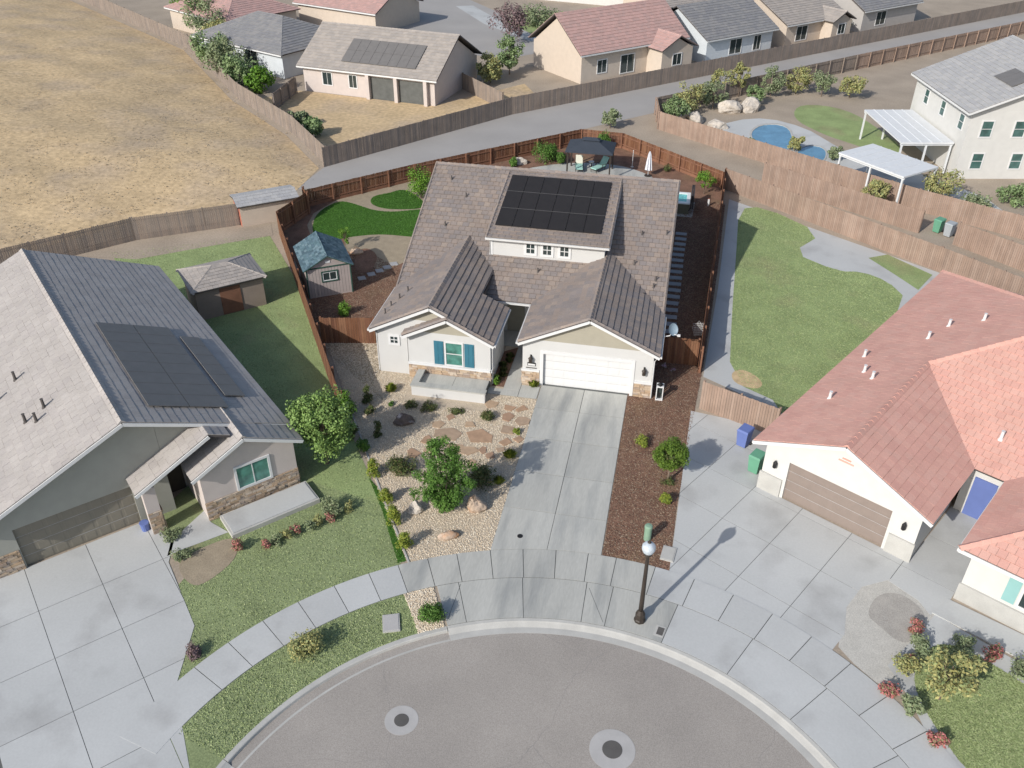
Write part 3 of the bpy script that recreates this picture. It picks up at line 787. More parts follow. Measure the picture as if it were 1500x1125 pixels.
# entry walk in slabs
WB = sheet('entry_walk', WALK, 0.018, 'joint')
for p in ([(-1.19, -.36), (DX0 - .04, -.36), (DX0 - .04, -1.54), (-1.19, -1.54)], [(-2.14, -.94), (-1.22, -.94), (-1.22, 1.2), (-2.14, 1.2)], [(-3.19, -1.54), (-1.22, -1.54), (-1.22, -.96), (-3.19, -.96)],
          [(-2.14, 1.23), (-1.22, 1.23), (-1.22, 3.6), (-2.14, 3.6)], [(-3.9, 3.63), (-1.22, 3.63), (-1.22, 5.45), (-3.9, 5.45)]):
    slab(p, .032, 'concrete', WB)
sheet('entry_planting_strip', [(-2.9, -.75), (-2.16, -.75), (-2.16, 3.6), (-2.9, 3.0)], .016, 'mulch')
sheet('stoop_gravel', [(-1.2, -.1), (-.1, -.1), (-.1, -.35), (-1.2, -.35)], .020, 'gravel')

# flagstones in the gravel
def flagstone(px, r, seed, sx=1.0):
    q = random.Random(seed); n = q.choice((4, 4, 5, 5, 6)); a0 = q.uniform(0, 6)
    an = [a0 + 6.283 * (k + q.uniform(-.22, .22)) / n for k in range(n)]
    pts = [(math.cos(t) * r * q.uniform(.85, 1.3) * sx, math.sin(t) * r * q.uniform(.85, 1.3)) for t in an]
    o = sheet('flagstone', pts, .045, 'flag', front, thick=.05); o.location = (px[0], px[1], (seed % 11) * .0016)
FL = [((-4.14, -5.63), .62, 1.15), ((-2.43, -5.52), .62, 1.1), ((-2.46, -2.57), .34, 1.2), ((-1.45, -2.69), .33, 1), ((-0.79, -2.68), .30, 1.1), ((-1.34, -3.51), .36, 1), ((-0.48, -3.70), .40, .9), ((-1.14, -4.65), .42, 1.1),
      ((-1.03, -5.70), .38, 1), ((-0.38, -5.33), .26, 1), ((-3.20, -4.64), .28, 1.1), ((-4.38, -4.17), .26, 1.1), ((-4.82, -4.92), .36, 1), ((-2.81, -6.82), .40, 1.5), ((-2.00, -6.60), .26, 1), ((-3.49, -6.56), .3, 1.6),
      ((-5.47, -7.55), .34, 1.2), ((-1.15, -6.37), .24, 1.1), ((-5.08, -6.37), .34, .8), ((-2.31, -7.68), .22, 1), ((-1.49, -6.95), .26, 1.2), ((-4.74, -7.17), .26, 1.1)]
for i, (c, r, sx) in enumerate(FL): flagstone(c, r, i + 11, sx)

# right side bed, left and back yard
RB = [(DX1 + .01, .1), (6.0, .1), (6.0, 30), (10.14, 28.76), (9.68, 17.29), (9.01, 5.08), (8.36, -3.28), (7.95, -9), (7.82, -13.19)] + [(CX + (R_SW1 - .0) * math.cos(t), CY + (R_SW1 - .0) * math.sin(t)) for t in np.linspace(1.3722, 1.5546, 6)]
rb = sheet('bark_bed', RB, 0.010, 'mulch')
bits('bark_chips', RB, 60000, .014, .042, 'chip', rb, flat=.3, long=1.7)
BY = [(10.03, 28.73), (9.91, 32.33), (0.55, 40.62), (-3.40, 40.95), (-16.21, 28.68), (-23.25, 21.09), (-22.50, 20.12), (-23.86, 17.41), (-19.02, 10.16), (-14.27, 1.81), (-10.50, 2.60), (-9.5, 5), (-9.5, 24.3), (6.05, 24.3), (6.1, 30)]
by = sheet('back_yard_bark', BY, 0.006, 'mulch')
bits('bark_chips', [(-16.66, 5.67), (-14.19, 1.82), (-10.74, 2.79), (-11.54, 11.74), (-16.80, 15.15)], 20000, .012, .042, 'chip', by, flat=.3, long=1.7)
# pale stone mulch and decomposed granite round the lawns
sheet('back_gravel', [(-21.69, 17.87), (-22.07, 20.08), (-21.15, 23.57), (-18.39, 26.30), (-14.67, 30.17), (-12.92, 23.86), (-12.17, 13.80), (-13.41, 11.34), (-17.33, 14.44), (-18.30, 17.04), (-20.70, 16.16)], 0.010, 'pea')
BT_ = smooth_poly([(-20.99, 16.98), (-21.91, 20.25), (-21.11, 22.99), (-19.86, 22.82), (-17.72, 21.70), (-15.98, 21.65), (-13.77, 22.82), (-12.42, 23.10), (-11.17, 17.55), (-13.29, 17.48), (-15.46, 17.52), (-17.37, 16.74), (-18.63, 15.73), (-20.20, 16.26)])
bt_ = sheet('back_turf', BT_, 0.016, 'turf'); blades(BT_, 30000, .016, 'blade_turf', bt_)
ST_ = smooth_poly([(-18.40, 22.98), (-18.64, 24.56), (-17.50, 25.41), (-16.88, 26.31), (-16.16, 26.31), (-14.93, 25.20), (-14.01, 24.06), (-13.88, 22.80), (-15.35, 22.34), (-17.00, 22.13)])
st_ = sheet('small_turf', ST_, 0.016, 'turf'); blades(ST_, 12000, .016, 'blade_turf', st_)
dk = smooth_poly([(-16.32, 13.83), (-15.98, 15.08), (-14.80, 14.27), (-14.33, 12.89), (-14.34, 11.14), (-15.28, 10.95)])
sheet('round_bark_bed', dk, 0.020, 'mulch')
sheet('back_patio', smooth_poly([(-8.5, 24.5), (-9.5, 30), (-7.6, 33.2), (-4.5, 35.4), (-2, 36.1), (.6, 36.0), (2.6, 35.0), (4.2, 33.4), (4.4, 31), (4.2, 24.5)], 1), 0.020, 'concrete')
sheet('side_path_gravel', [(-13.12, 0.45), (-13.91, 1.56), (-10.72, 2.22), (-9.5, -.5), (-9.5, -2), (-8.24, -3.58)], 0.0145, 'pea')
# stepping stones: shed path and the right side yard
for c in ((-14.53, 10.26), (-14.09, 10.98), (-13.70, 11.60), (-13.35, 12.22), (-13.04, 12.83)):
    o = sheet('stepping_stone', [(-.26, -.26), (.26, -.26), (.26, .26), (-.26, .26)], .05, 'stepstone', by, thick=.05); o.location = (c[0], c[1], 0); o.rotation_euler = (0, 0, R(32))
q0, q1 = (6.87, 22.24), (6.71, 7.37)
for i in range(17):
    t = i / 16; o = sheet('stepping_stone', [(-.42, -.24), (.42, -.24), (.42, .24), (-.42, .24)], .05, 'stepstone', rb, thick=.05)
    o.location = (q0[0] * (1 - t) + q1[0] * t + random.uniform(-.03, .03), q0[1] * (1 - t) + q1[1] * t, 0); o.rotation_euler = (0, 0, random.uniform(-.05, .05))

# ================================================================== THE HOUSE
H = thing('house', 'single storey white stucco house with brown tile roof, teal shutters and roof solar panels', 'house', (0, 0, 0))
SM = .438                                            # main roof pitch
def zmain(y): return 2.9 + SM * (y - 4.0)
YR, ZR = 14.05, 2.9 + SM * 10.05
XL, XR = -9.9, 6.32
LX, LZ, LP = -6.27, 4.82, .5                         # left wing ridge
def zl(x): return LZ - LP * abs(x - LX)
GX, GZ, GP = 2.5, 4.80, .475                         # garage ridge
def zg(x): return GZ - GP * abs(x - GX)
def ymain(z): return 4.0 + (z - 2.9) / SM
rf = Roof(w=.40, e=.37, t=.05, g=.008)
vis = lambda p: p.y < 13 and not (p.x < -3.6 and p.y < 8) and not (p.x > -1 and p.y < 8.6) and not (-5.0 < p.x < 2.6 and p.y > 6.9)
rf.plane([(XL, 4, 2.9), (XR, 4, 2.9), (XR, YR, ZR), (XL, YR, ZR)], (1, 0, 0), (XL, 4, 2.9), single=vis)
rf.plane([(XL, 24.1, 2.9), (XR, 24.1, 2.9), (XR, YR, ZR), (XL, YR, ZR)], (1, 0, 0), (XL, 24.1, 2.9))
# left wing
e0 = -9.86; ze = zl(e0)
rf.plane([(e0, -.92, ze), (LX, -.92, LZ), (LX, ymain(LZ), LZ), (e0, ymain(ze), ze)], (0, 1, 0), (e0, -.92, ze))
xr = -2.62; org = (xr, -1.2, zl(xr)); S2 = -5.26; E1X = -4.2
rf.plane([(LX, -.92, LZ), (S2, -.92, zl(S2)), (S2, ymain(zl(S2)), zl(S2)), (LX, ymain(LZ), LZ)], (0, 1, 0), org)
rf.plane([(S2, -1.2, zl(S2)), (E1X, -1.2, zl(E1X)), (E1X, ymain(zl(E1X)), zl(E1X)), (S2, ymain(zl(S2)), zl(S2))], (0, 1, 0), org)
rf.plane([(E1X, -1.2, zl(E1X)), (xr, -1.2, zl(xr)), (xr, 3.0, zl(xr)), (E1X, 3.0, zl(E1X))], (0, 1, 0), org)
sx0 = -7.87; zs = zl(S2) - LP * (S2 - sx0)
rf.plane([(S2, -1.2, zl(S2)), (sx0, -1.2, zs), (sx0, -.5, zs), (S2, -.5, zl(S2))], (0, 1, 0), (sx0, -1.2, zs))
# garage wing
gl, gr = -1.43, 6.36
rf.plane([(gl, -.45, zg(gl)), (GX, -.45, GZ), (GX, ymain(GZ), GZ), (gl, ymain(zg(gl)), zg(gl))], (0, 1, 0), (gl, -.45, zg(gl)))
rf.plane([(GX, -.45, GZ), (gr, -.45, zg(gr)), (gr, ymain(zg(gr)), zg(gr)), (GX, ymain(GZ), GZ)], (0, 1, 0), (gr, -.45, zg(gr)))
# shed dormer
DZ0, DZ1, DY0, DY1, DA, DB = 5.66, 7.16, 6.75, 13.75, -4.85, 2.68
SD = (DZ1 - DZ0) / (DY1 - DY0)
rf.plane([(DA, DY0, DZ0), (DB, DY0, DZ0), (DB, DY1, DZ1), (DA, DY1, DZ1)], (1, 0, 0), (DA, DY0, DZ0))
# ridge and verge caps
rf.ridge((XL, YR, ZR + .03), (XR, YR, ZR + .03)); rf.ridge((LX, -.95, LZ + .03), (LX, ymain(LZ) + .1, LZ + .03)); rf.ridge((GX, -.48, GZ + .03), (GX, ymain(GZ) + .1, GZ + .03))
rf.ridge((S2, -1.22, zl(S2) + .02), (S2, -.92, zl(S2) + .02))
vo = .045
for a, b in (((xr, -1.14, zl(xr) + vo), (S2, -1.14, zl(S2) + vo)), ((sx0, -1.14, zs + vo), (S2, -1.14, zl(S2) + vo)), ((S2, -.86, zl(S2) + vo), (LX, -.86, LZ + vo)), ((e0, -.86, ze + vo), (LX, -.86, LZ + vo)),
             ((gl, -.39, zg(gl) + vo), (GX, -.39, GZ + vo)), ((gr, -.39, zg(gr) + vo), (GX, -.39, GZ + vo)), ((XL + .06, 4, 2.9 + vo), (XL + .06, YR, ZR + vo)), ((XR - .06, 4, 2.9 + vo), (XR - .06, YR, ZR + vo)),
             ((DA + .06, DY0, DZ0 + vo), (DA + .06, DY1, DZ1 + vo)), ((DB - .06, DY0, DZ0 + vo), (DB - .06, DY1, DZ1 + vo))):
    rf.ridge(a, b, w=.10, drop=.03)
roof = rf.build(H, 'tile')
# white fascia boards and gutters under the roof edges
def fascia(a, b, h=.15, w=.05, dz=-.15):
    mb = MB(); mb.beam((a[0], a[1], a[2] + dz), (b[0], b[1], b[2] + dz), w, h); mb.build('fascia', 'trim', roof)
for a, b in (((e0, -.935, ze), (LX, -.935, LZ)), ((LX, -.935, LZ), (S2, -.935, zl(S2))), ((sx0, -1.215, zs), (S2, -1.215, zl(S2))), ((S2, -1.215, zl(S2)), (xr, -1.215, zl(xr))),
             ((gl, -.465, zg(gl)), (GX, -.465, GZ)), ((GX, -.465, GZ), (gr, -.465, zg(gr))), ((XL - .015, 4, 2.9), (XL - .015, YR, ZR)), ((XR + .015, 4.2, 2.98), (XR + .015, YR, ZR)), ((DA - .015, DY0, DZ0), (DA - .015, DY1, DZ1)), ((DB + .015, DY0, DZ0), (DB + .015, DY1, DZ1))):
    fascia(a, b)
def gutter(a, b):
    mb = MB(); mb.beam((a[0], a[1], a[2] - .09), (b[0], b[1], b[2] - .09), .11, .11); mb.build('gutter', 'gutter', roof)
gutter((-4.1, 3.94, 2.9), (-1.5, 3.94, 2.9)); gutter((xr + .06, -1.2, zl(xr)), (xr + .06, 3.0, zl(xr))); gutter((gl - .06, -.45, zg(gl)), (gl - .06, 3.9, zg(gl)))
gutter((gr + .06, -.45, zg(gr)), (gr + .06, 4.0, zg(gr))); gutter((e0 - .06, -.92, ze), (e0 - .06, 4.2, ze)); gutter((DA, DY0 - .06, DZ0), (DB, DY0 - .06, DZ0))
gutter((sx0 - .05, -1.2, zs), (sx0 - .05, -.6, zs))

# walls
T = .18
def wall(p0, p1, prof, m='stucco', name='wall'):
    mb = MB(); mb.wallpoly(p0, p1, prof, T); return mb.build(name, m, H)
GY = -.13
wx0, wx1 = -1.2, 6.05
# garage front with its opening, gable siding above
gtop = lambda x: zg(x) - .14
band = 3.02
lx = GX - (GZ - .14 - band) / GP; rx = GX + (GZ - .14 - band) / GP
wall((wx0, GY), (wx1, GY), [(x - wx0, z) for x, z in ((wx0, 0), (-.02, 0), (-.02, 2.16), (4.90, 2.16), (4.90, 0), (wx1, 0), (wx1, gtop(wx1)), (rx, band), (lx, band), (wx0, gtop(wx0)))])
mb = MB()
for i in range(9):                                   # lap siding boards in the gable
    z0 = band + i * .18; z1 = z0 + .18; f = lambda z: (GZ - .14 - z) / GP
    if z0 > GZ - .2: break
    w0, w1 = f(z0), max(f(z1), .01)
    mb.add([(GX - w0, GY - .028, z0), (GX + w0, GY - .028, z0), (GX + w1, GY - .004, min(z1, GZ - .14)), (GX - w1, GY - .004, min(z1, GZ - .14)), (GX - w0, GY + .15, z0), (GX + w0, GY + .15, z0), (GX + w1, GY + .15, min(z1, GZ - .14)), (GX - w1, GY + .15, min(z1, GZ - .14))],
           [(0, 1, 2, 3), (4, 7, 6, 5), (0, 4, 5, 1), (1, 5, 6, 2), (2, 6, 7, 3), (3, 7, 4, 0)])
mb.build('gable_siding', 'siding', H)
wall((wx1, GY + T), (wx1, 23.8), [(0, 0), (23.8 - GY - T, 0), (23.8 - GY - T, zmain(4.3) - .14), (YR - GY - T, ZR - .14), (4.0 - GY, 2.74), (0, gtop(wx1))])
wall((wx0, 5.4), (wx0, GY + T), [(0, 0), (5.4 - GY - T, 0), (5.4 - GY - T, gtop(wx0) - .02), (0, gtop(wx0) - .02)])
wall((-9.53, 23.8), (-9.53, -.55 + T), [(0, 0), (24.35 - T, 0), (24.35 - T, zl(-9.53) - .14), (23.8 - 4.4, zl(-9.53) - .14), (23.8 - YR, ZR - .14), (0, 2.85)])
wall((6.05 - T, 23.8), (-9.53 + T, 23.8), [(0, 0), (15.58 - 2 * T, 0), (15.58 - 2 * T, 2.8), (0, 2.8)])
# left wing: outer front
b2 = 3.72
fl = lambda z: (LZ - .14 - z) / LP
lwx = -9.53
wall((lwx, -.55), (-3.0, -.55), [(x - lwx, z) for x, z in ((lwx, 0), (-3.0, 0), (-3.0, zl(-3.0) - .16), (LX + fl(b2), b2), (LX - fl(b2), b2), (lwx, zl(lwx) - .14))])
def gsiding(cx, y, zb, apex, p, n):
    mb = MB()
    for i in range(n):
        z0 = zb + i * .18; z1 = min(z0 + .18, apex - .14)
        if z0 > apex - .2: break
        w0, w1 = (apex - .14 - z0) / p, max((apex - .14 - z1) / p, .01)
        mb.add([(cx - w0, y - .028, z0), (cx + w0, y - .028, z0), (cx + w1, y - .004, z1), (cx - w1, y - .004, z1), (cx - w0, y + .13, z0), (cx + w0, y + .13, z0), (cx + w1, y + .13, z1), (cx - w1, y + .13, z1)],
               [(0, 1, 2, 3), (4, 7, 6, 5), (0, 4, 5, 1), (1, 5, 6, 2), (2, 6, 7, 3), (3, 7, 4, 0)])
    mb.build('gable_siding', 'siding', H)
gsiding(LX, -.55, b2, LZ, LP, 7)
# left wing: projecting front with stone wainscot
SY = -.76; zS = zl(S2); b3 = 3.12
fs_ = lambda z: (zS - .14 - z) / LP
wall((-7.68, SY), (-2.91, SY), [(x + 7.68, z) for x, z in ((-7.68, 0), (-2.91, 0), (-2.91, zl(-2.91) - .14), (S2 + fs_(b3), b3), (S2 - fs_(b3), b3), (-7.68, zS - LP * 2.42 - .14))])
gsiding(S2, SY, b3, zS, LP, 7)
wall((-7.68, -.5), (-7.68, SY + T), [(0, 0), (.08, 0), (.08, 2.9), (0, 2.9)])
wall((-2.91, SY + T), (-2.91, 2.9), [(0, 0), (2.9 - SY - T, 0), (2.9 - SY - T, zl(-2.91) - .16), (0, zl(-2.91) - .16)])
wall((-2.91 - T, 2.9), (-4.6, 2.9), [(0, 0), (1.69 - T, 0), (1.69 - T, 3.55), (0, 2.9)][::1])
wall((-4.6, 2.9), (-4.6, 5.4), [(0, 0), (2.5, 0), (2.5, 3.3), (0, 3.3)])
mb = MB(); mb.box(E1X - .02, E1X + .03, 3.05, 5.6, zl(E1X) - .34, zl(E1X) - .09); mb.build('eave_shade_board', 'deck', roof)  # dark board painting in the shade below the inner eave
wall((-4.6, 5.4), (-1.2, 5.4), [(0, 0), (1.38, 0), (1.38, 2.2), (2.48, 2.2), (2.48, 0), (3.4, 0), (3.4, 3.35), (0, 3.35)])
mb = MB(); mb.box(-3.22, -2.12, 5.46, 5.52, .02, 2.2); fd = mb.build('front_door', 'siding', H)
for zz in (.2, 1.2):
    mb = MB(); mb.box(-3.05, -2.29, 5.44, 5.46, zz, zz + .8); mb.build('door_panel', 'siding', fd)
# trim bands, corner trims
def trimbox(*b, m='trim', name='trim_board', parent=None):
    mb = MB(); mb.box(*b); return mb.build(name, m, parent or H)
trimbox(-.20, -.02, GY - .04, GY - .0, .0, 2.16); trimbox(4.90, 5.08, GY - .04, GY, .0, 2.16); trimbox(-.20, 5.08, GY - .045, GY, 2.16, 2.36)
trimbox(-7.72, -2.87, SY - .09, SY, .92, 1.04, name='stone_sill'); trimbox(-2.91, -2.82, SY - .09, SY + .6, .92, 1.04, name='stone_sill')
trimbox(-1.26, -.22, GY - .09, GY, .92, 1.04, name='stone_sill'); trimbox(5.10, 6.11, GY - .09, GY, .92, 1.04, name='stone_sill')
ledge_stone(H, (-7.70, SY), (-2.88, SY), 0.02, .92); ledge_stone(H, (-2.905, SY), (-2.905, SY + .62), 0.02, .92)
ledge_stone(H, (-1.22, GY), (-.21, GY), .02, .92); ledge_stone(H, (5.09, GY), (6.08, GY), .02, .92); ledge_stone(H, (6.055, GY), (6.055, GY + .6), .02, .92); ledge_stone(H, (-1.205, GY + .5), (-1.205, GY), .02, .92)
garage_door(H, -.02, 4.90, .03, 2.16, 'trim', 4, 8, .006)
# windows of the front
window(H, (-8.55, -.55, 2.25), (1, 0), .42, .42, grid=(2, 2), trim=.13)
w = window(H, (-5.0, SY, 1.86), (1, 0), .92, 1.42, glass='glass_teal', grid=(1, 2), trim=.08)
for cx in (-5.88, -4.12):
    mb = MB(); mb.box(cx - .27, cx + .27, SY - .05, SY - .001, 1.1, 2.62); sh = mb.build('shutter', 'shutter', H)
    for z0, z1 in ((1.18, 1.80), (1.90, 2.54)):
        for k in (-1, 1):
            mb = MB(); mb.box(cx + k * .12 - .085, cx + k * .12 + .085, SY - .065, SY - .0505, z0, z1); mb.build('panel', 'shutter', sh)
# dormer walls and windows
DWY = 7.15
mb = MB(); mb.wallpoly((-4.6, DWY), (2.38, DWY), [(0, zmain(DWY) - .1), (6.98, zmain(DWY) - .1), (6.98, DZ0 + SD * .4 - .1), (0, DZ0 + SD * .4 - .1)], T); dw = mb.build('dormer_wall', 'stucco', H)
for x, d0, d1 in ((-4.6, 13.2, DWY + T), (2.38, DWY + T, 13.2)):
    pr = [(0, zmain(13.2) - .1), (13.2 - DWY - T, zmain(DWY + T) - .1), (13.2 - DWY - T, DZ0 + SD * (DWY + T - DY0) - .1), (0, DZ0 + SD * (13.2 - DY0) - .1)]
    if d0 < d1: pr = [(13.2 - DWY - T - u, z) for u, z in pr]
    mb = MB(); mb.wallpoly((x, d0), (x, d1), pr, T); mb.build('dormer_wall', 'stucco', H)
for cx in (-2.14, -1.11, -.05): window(H, (cx, DWY, 4.95), (1, 0), .50, .62, grid=(2, 2), trim=.15)
trimbox(-4.68, -4.5, DWY - .03, DWY - .001, zmain(DWY) + .03, DZ0 - .02)
# wall lanterns, address plaque, mail slot
for x in (-.72, 5.6):
    mb = MB(); mb.box(x - .05, x + .05, GY - .02, GY, 1.75, 2.0); l = mb.build('wall_lantern', 'black', H)
    mb = MB(); mb.beam((x, GY - .01, 1.95), (x, GY - .16, 1.98), .03, .03); mb.build('bracket', 'black', l)
    mb = MB(); mb.lathe([(.06, 1.55), (.10, 1.58), (.11, 1.82), (.14, 1.84), (.02, 1.98), (.015, 2.02)], (x, GY - .17, 0), 8); mb.build('lamp_body', 'bronze', l)
trimbox(-.92, -.44, GY - .03, GY, 1.27, 1.47, m='black', name='address_plaque'); trimbox(-.885, -.475, GY - .036, GY - .0305, 1.30, 1.41, m='trim', name='plaque_face')
trimbox(-1.0, -.38, GY - .035, GY, 1.10, 1.15, m='iron', name='vent_slot')
# downspouts
for p in (((gr - .12, GY - .25, zg(gr) - .15), (wx1 + .05, GY - .06, 2.45), (wx1 + .05, GY - .06, .05)), ((xr - .05, -.95, zl(xr) - .15), (-2.83, -.60, 2.5), (-2.83, -.60, .05)), ((-7.78, -.9, 2.85), (-7.78, -.62, 2.6), (-7.78, -.62, .05)), ((e0 + .05, -.75, ze - .12), (-9.60, -.5, 2.6), (-9.60, -.5, .05)), ((DA + .1, DY0, DZ0 - .1), (-4.66, DWY - .06, DZ0 - .2), (-4.66, DWY - .06, zmain(DWY) + .05))):
    mb = MB(); mb.tube(p, .04, 6); mb.build('downspout', 'gutter', H)
# pipes and vents through the tiles
for x, y in ((-7.2, 11.4), (-8.5, 12.7), (4.4, 9.6), (4.2, 7.4), (5.6, 6.4), (5.5, 5.9), (5.0, 5.2), (-1.5, 6.2), (5.9, 9.8), (-8.0, 9.0)):
    z = zmain(y); mb = MB(); mb.lathe([(.09, -.02), (.06, .08), (.045, .1), (.045, .27), (.06, .29)], (x, y, z), 8); mb.build('vent_pipe', 'pipe', H)
for x, y in ((-9.2, 1.2), (-8.9, 1.9), (-9.3, .4), (-8.6, 2.6)):
    z = zl(x); mb = MB(); mb.lathe([(.09, -.02), (.06, .08), (.045, .1), (.045, .32), (.06, .34)], (x, y, z), 8); mb.build('vent_pipe', 'pipe', H)
# solar array on the dormer roof
def zd(y): return DZ0 + SD * (y - DY0)
sn = Vector((0, -SD, 1)).normalized(); sv = Vector((0, 1, SD)).normalized()
A0 = Vector((-4.52, 7.85, zd(7.85))) + sn * .10
mb = MB()
for k in range(4): p = A0 + sv * (.3 + k * 1.65) - sn * .045; mb.beam(p, p + Vector((6.55, 0, 0)), .04, .05, sn)
arr = mb.build('solar_array', 'solar_frame', H)
PW, PL = 1.092, 1.86
fm = MB(); fm.box(.018, PW - .018, .018, PL - .018, -.02, .02)
first = None
for r_ in range(3):
    for c_ in range(6):
        if first is None: o = first = fm.build('solar_panel', 'solar', arr)
        else: o = first.copy(); COL.objects.link(o)
        p = A0 + sv * (r_ * PL) + Vector((c_ * PW, 0, 0))
        o.matrix_local = Matrix(((1, sv.x * 0, sn.x, p.x), (0, sv.y, sn.y, p.y), (0, sv.z, sn.z, p.z), (0, 0, 0, 1)))

mb = MB()
for r_ in (1, 2):
    p = A0 + sv * (r_ * PL) + sn * .012; mb.beam(p, p + Vector((6 * PW, 0, 0)), .035, .02, sn)
mb.build('row_clamp', 'clamp', arr)
# ------------------------------------------------------------------ things on the lot
# seat-height planter wall in front of the left wing
pl = thing('garden_wall', 'low white stucco garden wall with grey concrete cap before the teal shutters', 'wall', (-5.0, -2.2, 0))
mb = MB(); mb.box(-7.05, -2.85, -2.55, -2.25, 0, .62); mb.box(-7.05, -6.75, -2.249, -.95, 0, .62); mb.build('wall_body', 'stucco', pl, (-5.0, -2.2, 0))
mb = MB(); mb.box(-7.10, -2.80, -2.60, -2.20, .62, .70); mb.box(-7.10, -6.70, -2.199, -.92, .62, .70); mb.build('cap', 'concrete', pl, (-5.0, -2.2, 0))
pt = sheet('porch_slab', [(-6.74, -2.24), (-2.95, -2.24), (-2.95, -.84), (-6.74, -.84)], .40, 'joint', None, thick=.4)
for x0, x1 in ((-6.74, -4.9), (-4.9, -2.95)): slab([(x0 + .01, -2.23), (x1 - .01, -2.23), (x1 - .01, -.85), (x0 + .01, -.85)], .412, 'concrete', pt)
# street lamp
lx_, ly_ = 6.78, -16.15
t = thing('street_lamp', 'dark bronze street lamp with frosted globe on the sidewalk', 'street lamp', (lx_, ly_, .03))
mb = MB(); mb.lathe([(.24, 0), (.24, .10), (.20, .14), (.20, .42), (.13, .55), (.10, .60)], n=8); mb.build('base', 'bronze', t)
mb = MB(); mb.lathe([(.10, .58), (.095, 1.2), (.07, 3.6), (.07, 3.7)], n=12); mb.build('pole', 'bronze', t, smooth=True)
mb = MB(); mb.lathe([(.07, 3.68), (.15, 3.74), (.17, 3.80), (.15, 3.84)], n=14); mb.build('collar', 'bronze', t)
mb = MB(); mb.lathe([(.14, 3.83), (.22, 3.93), (.27, 4.08), (.255, 4.22), (.17, 4.33), (.05, 4.38)], n=20); mb.build('globe', 'globe', t, smooth=True)
mb = MB(); mb.lathe([(.06, 4.37), (.08, 4.40), (.03, 4.47), (.01, 4.52)], n=10); mb.build('finial', 'bronze', t)
# utility pieces
t = thing('utility_pedestal', 'pale green cylindrical utility pedestal standing in the bark behind the lamp', 'utility box', (*(6.74, -11.36), 0))
mb = MB(); mb.lathe([(.17, -.03), (.17, .70), (.165, .705)], n=18); mb.build('body', 'utility_green', t, smooth=False)
mb = MB(); mb.lathe([(.185, .70), (.185, .80), (.15, .86), (.03, .88)], n=18); mb.build('cap', 'utility_green', t)
t = thing('utility_vault', 'beige concrete utility vault lid flush in the bark', 'utility box', (*(7.73, -12.12), 0), R(-8))
mb = MB(); mb.box(-.30, .30, -.45, .45, -.02, .06); mb.build('collar', 'curb', t)
mb = MB(); mb.box(-.25, .25, -.40, .40, .06, .075); mb.build('lid', 'curb', t)
t = thing('water_meter_box', 'small grey meter box lid in the sidewalk near the curb', 'utility box', (*(7.62, -16.55), .027), R(-12))
mb = MB(); mb.box(-.20, .20, -.28, .28, 0, .008); mb.build('rim', 'curb', t); mb = MB(); mb.box(-.10, .16, -.20, .2, .008, .014); mb.build('lid', 'iron', t)
# floor lantern by the garage corner
t = thing('garden_lantern', 'tall black and white wooden lantern beside the garage stone pier', 'lantern', (*(6.56, -0.09), 0.01))
mb = MB(); mb.box(-.2, .2, -.2, .2, 0, .06); mb.build('base', 'trim', t)
for x in (-.17, .17):
    for y in (-.17, .17): mb = MB(); mb.box(x - .025, x + .025, y - .025, y + .025, .06, .85); mb.build('corner_post', 'trim', t)
mb = MB(); mb.box(-.2, .2, -.2, .2, .85, .92); mb.build('top', 'trim', t)
mb = MB(); mb.lathe([(.2, .92), (.1, 1.02), (.03, 1.05)], n=4); mb.build('roof', 'black', t)
mb = MB(); mb.lathe([(.06, .06), (.06, .40), (.05, .41)], n=12); mb.build('candle', 'black', t)
mb = MB(); mb.box(-.16, .16, -.008, .008, .06, .84); mb.build('pane', 'glass', t)
# satellite dish on an arm off the roof edge
t = thing('satellite_dish', 'grey satellite dish on a white arm off the garage eave', 'satellite dish', (6.42, 2.0, 2.75))
mb = MB(); mb.tube([(-.1, 0, .0), (.35, .05, .12), (.42, .05, .35)], .03, 8); mb.build('mast', 'trim', t)
mb = MB()
prof = [(.02, .0), (.14, .02), (.26, .06), (.34, .12), (.35, .125), (.26, .05), (.14, .005), (.02, -.02)]
mb.lathe(prof, (0, 0, 0), 20); o = mb.build('reflector', 'dish', t, smooth=True); o.location = (.45, .02, .55); o.rotation_euler = (R(62), 0, R(25)); o.scale = (.8, 1, 1)
mb = MB(); mb.tube([(.45, .0, .30), (.80, -.38, .42)], .02, 6); mb.build('feed_arm', 'trim', t)
mb = MB(); mb.box(.74, .90, -.46, -.34, .40, .50); mb.build('receiver', 'trim', t)
# entry flowers
grass_clump('yellow green grass clump in the bed beside the garage stone pier', (-0.49, -0.32), .45, .4, 'leaf_yellow', n=120)
tag(MB().lathe([(.02, 0), (.13, .03), (.19, .12), (.17, .22), (.06, .27), (.02, .25)], n=14).build('pumpkin', 'orange', smooth=True), 'orange pumpkin by the entry walk beside the stone pier', 'pumpkin').location = (*(-1.14, 0.18), .02)
shrub('mauve and white flowers in the bed before the garage stone pier', (-0.62, -0.07), .6, .22, 'flower_mauve', name='flowering_plant', cat='plant', clumps=8, per=30, size=.05)
shrub('green leafy plant at the corner of the entry planting strip', (-2.85, -0.46), .45, .45, 'leaf_lime', name='plant', cat='plant', clumps=10, per=40)
t = thing('urn', 'dark brown planter box against the garage stone pier', 'planter', (*(-0.36, 0.06), 0)); mb = MB(); mb.lathe([(.16, 0), (.2, .35), (.23, .38), (.23, .42), (.18, .42)], n=4); mb.build('bowl', 'urn', t)
shrub('mauve blossoms in the shade by the right side gate', (6.69, 2.98), .5, .2, 'flower_mauve', name='flowering_plant', cat='plant', clumps=5, per=18, size=.05)
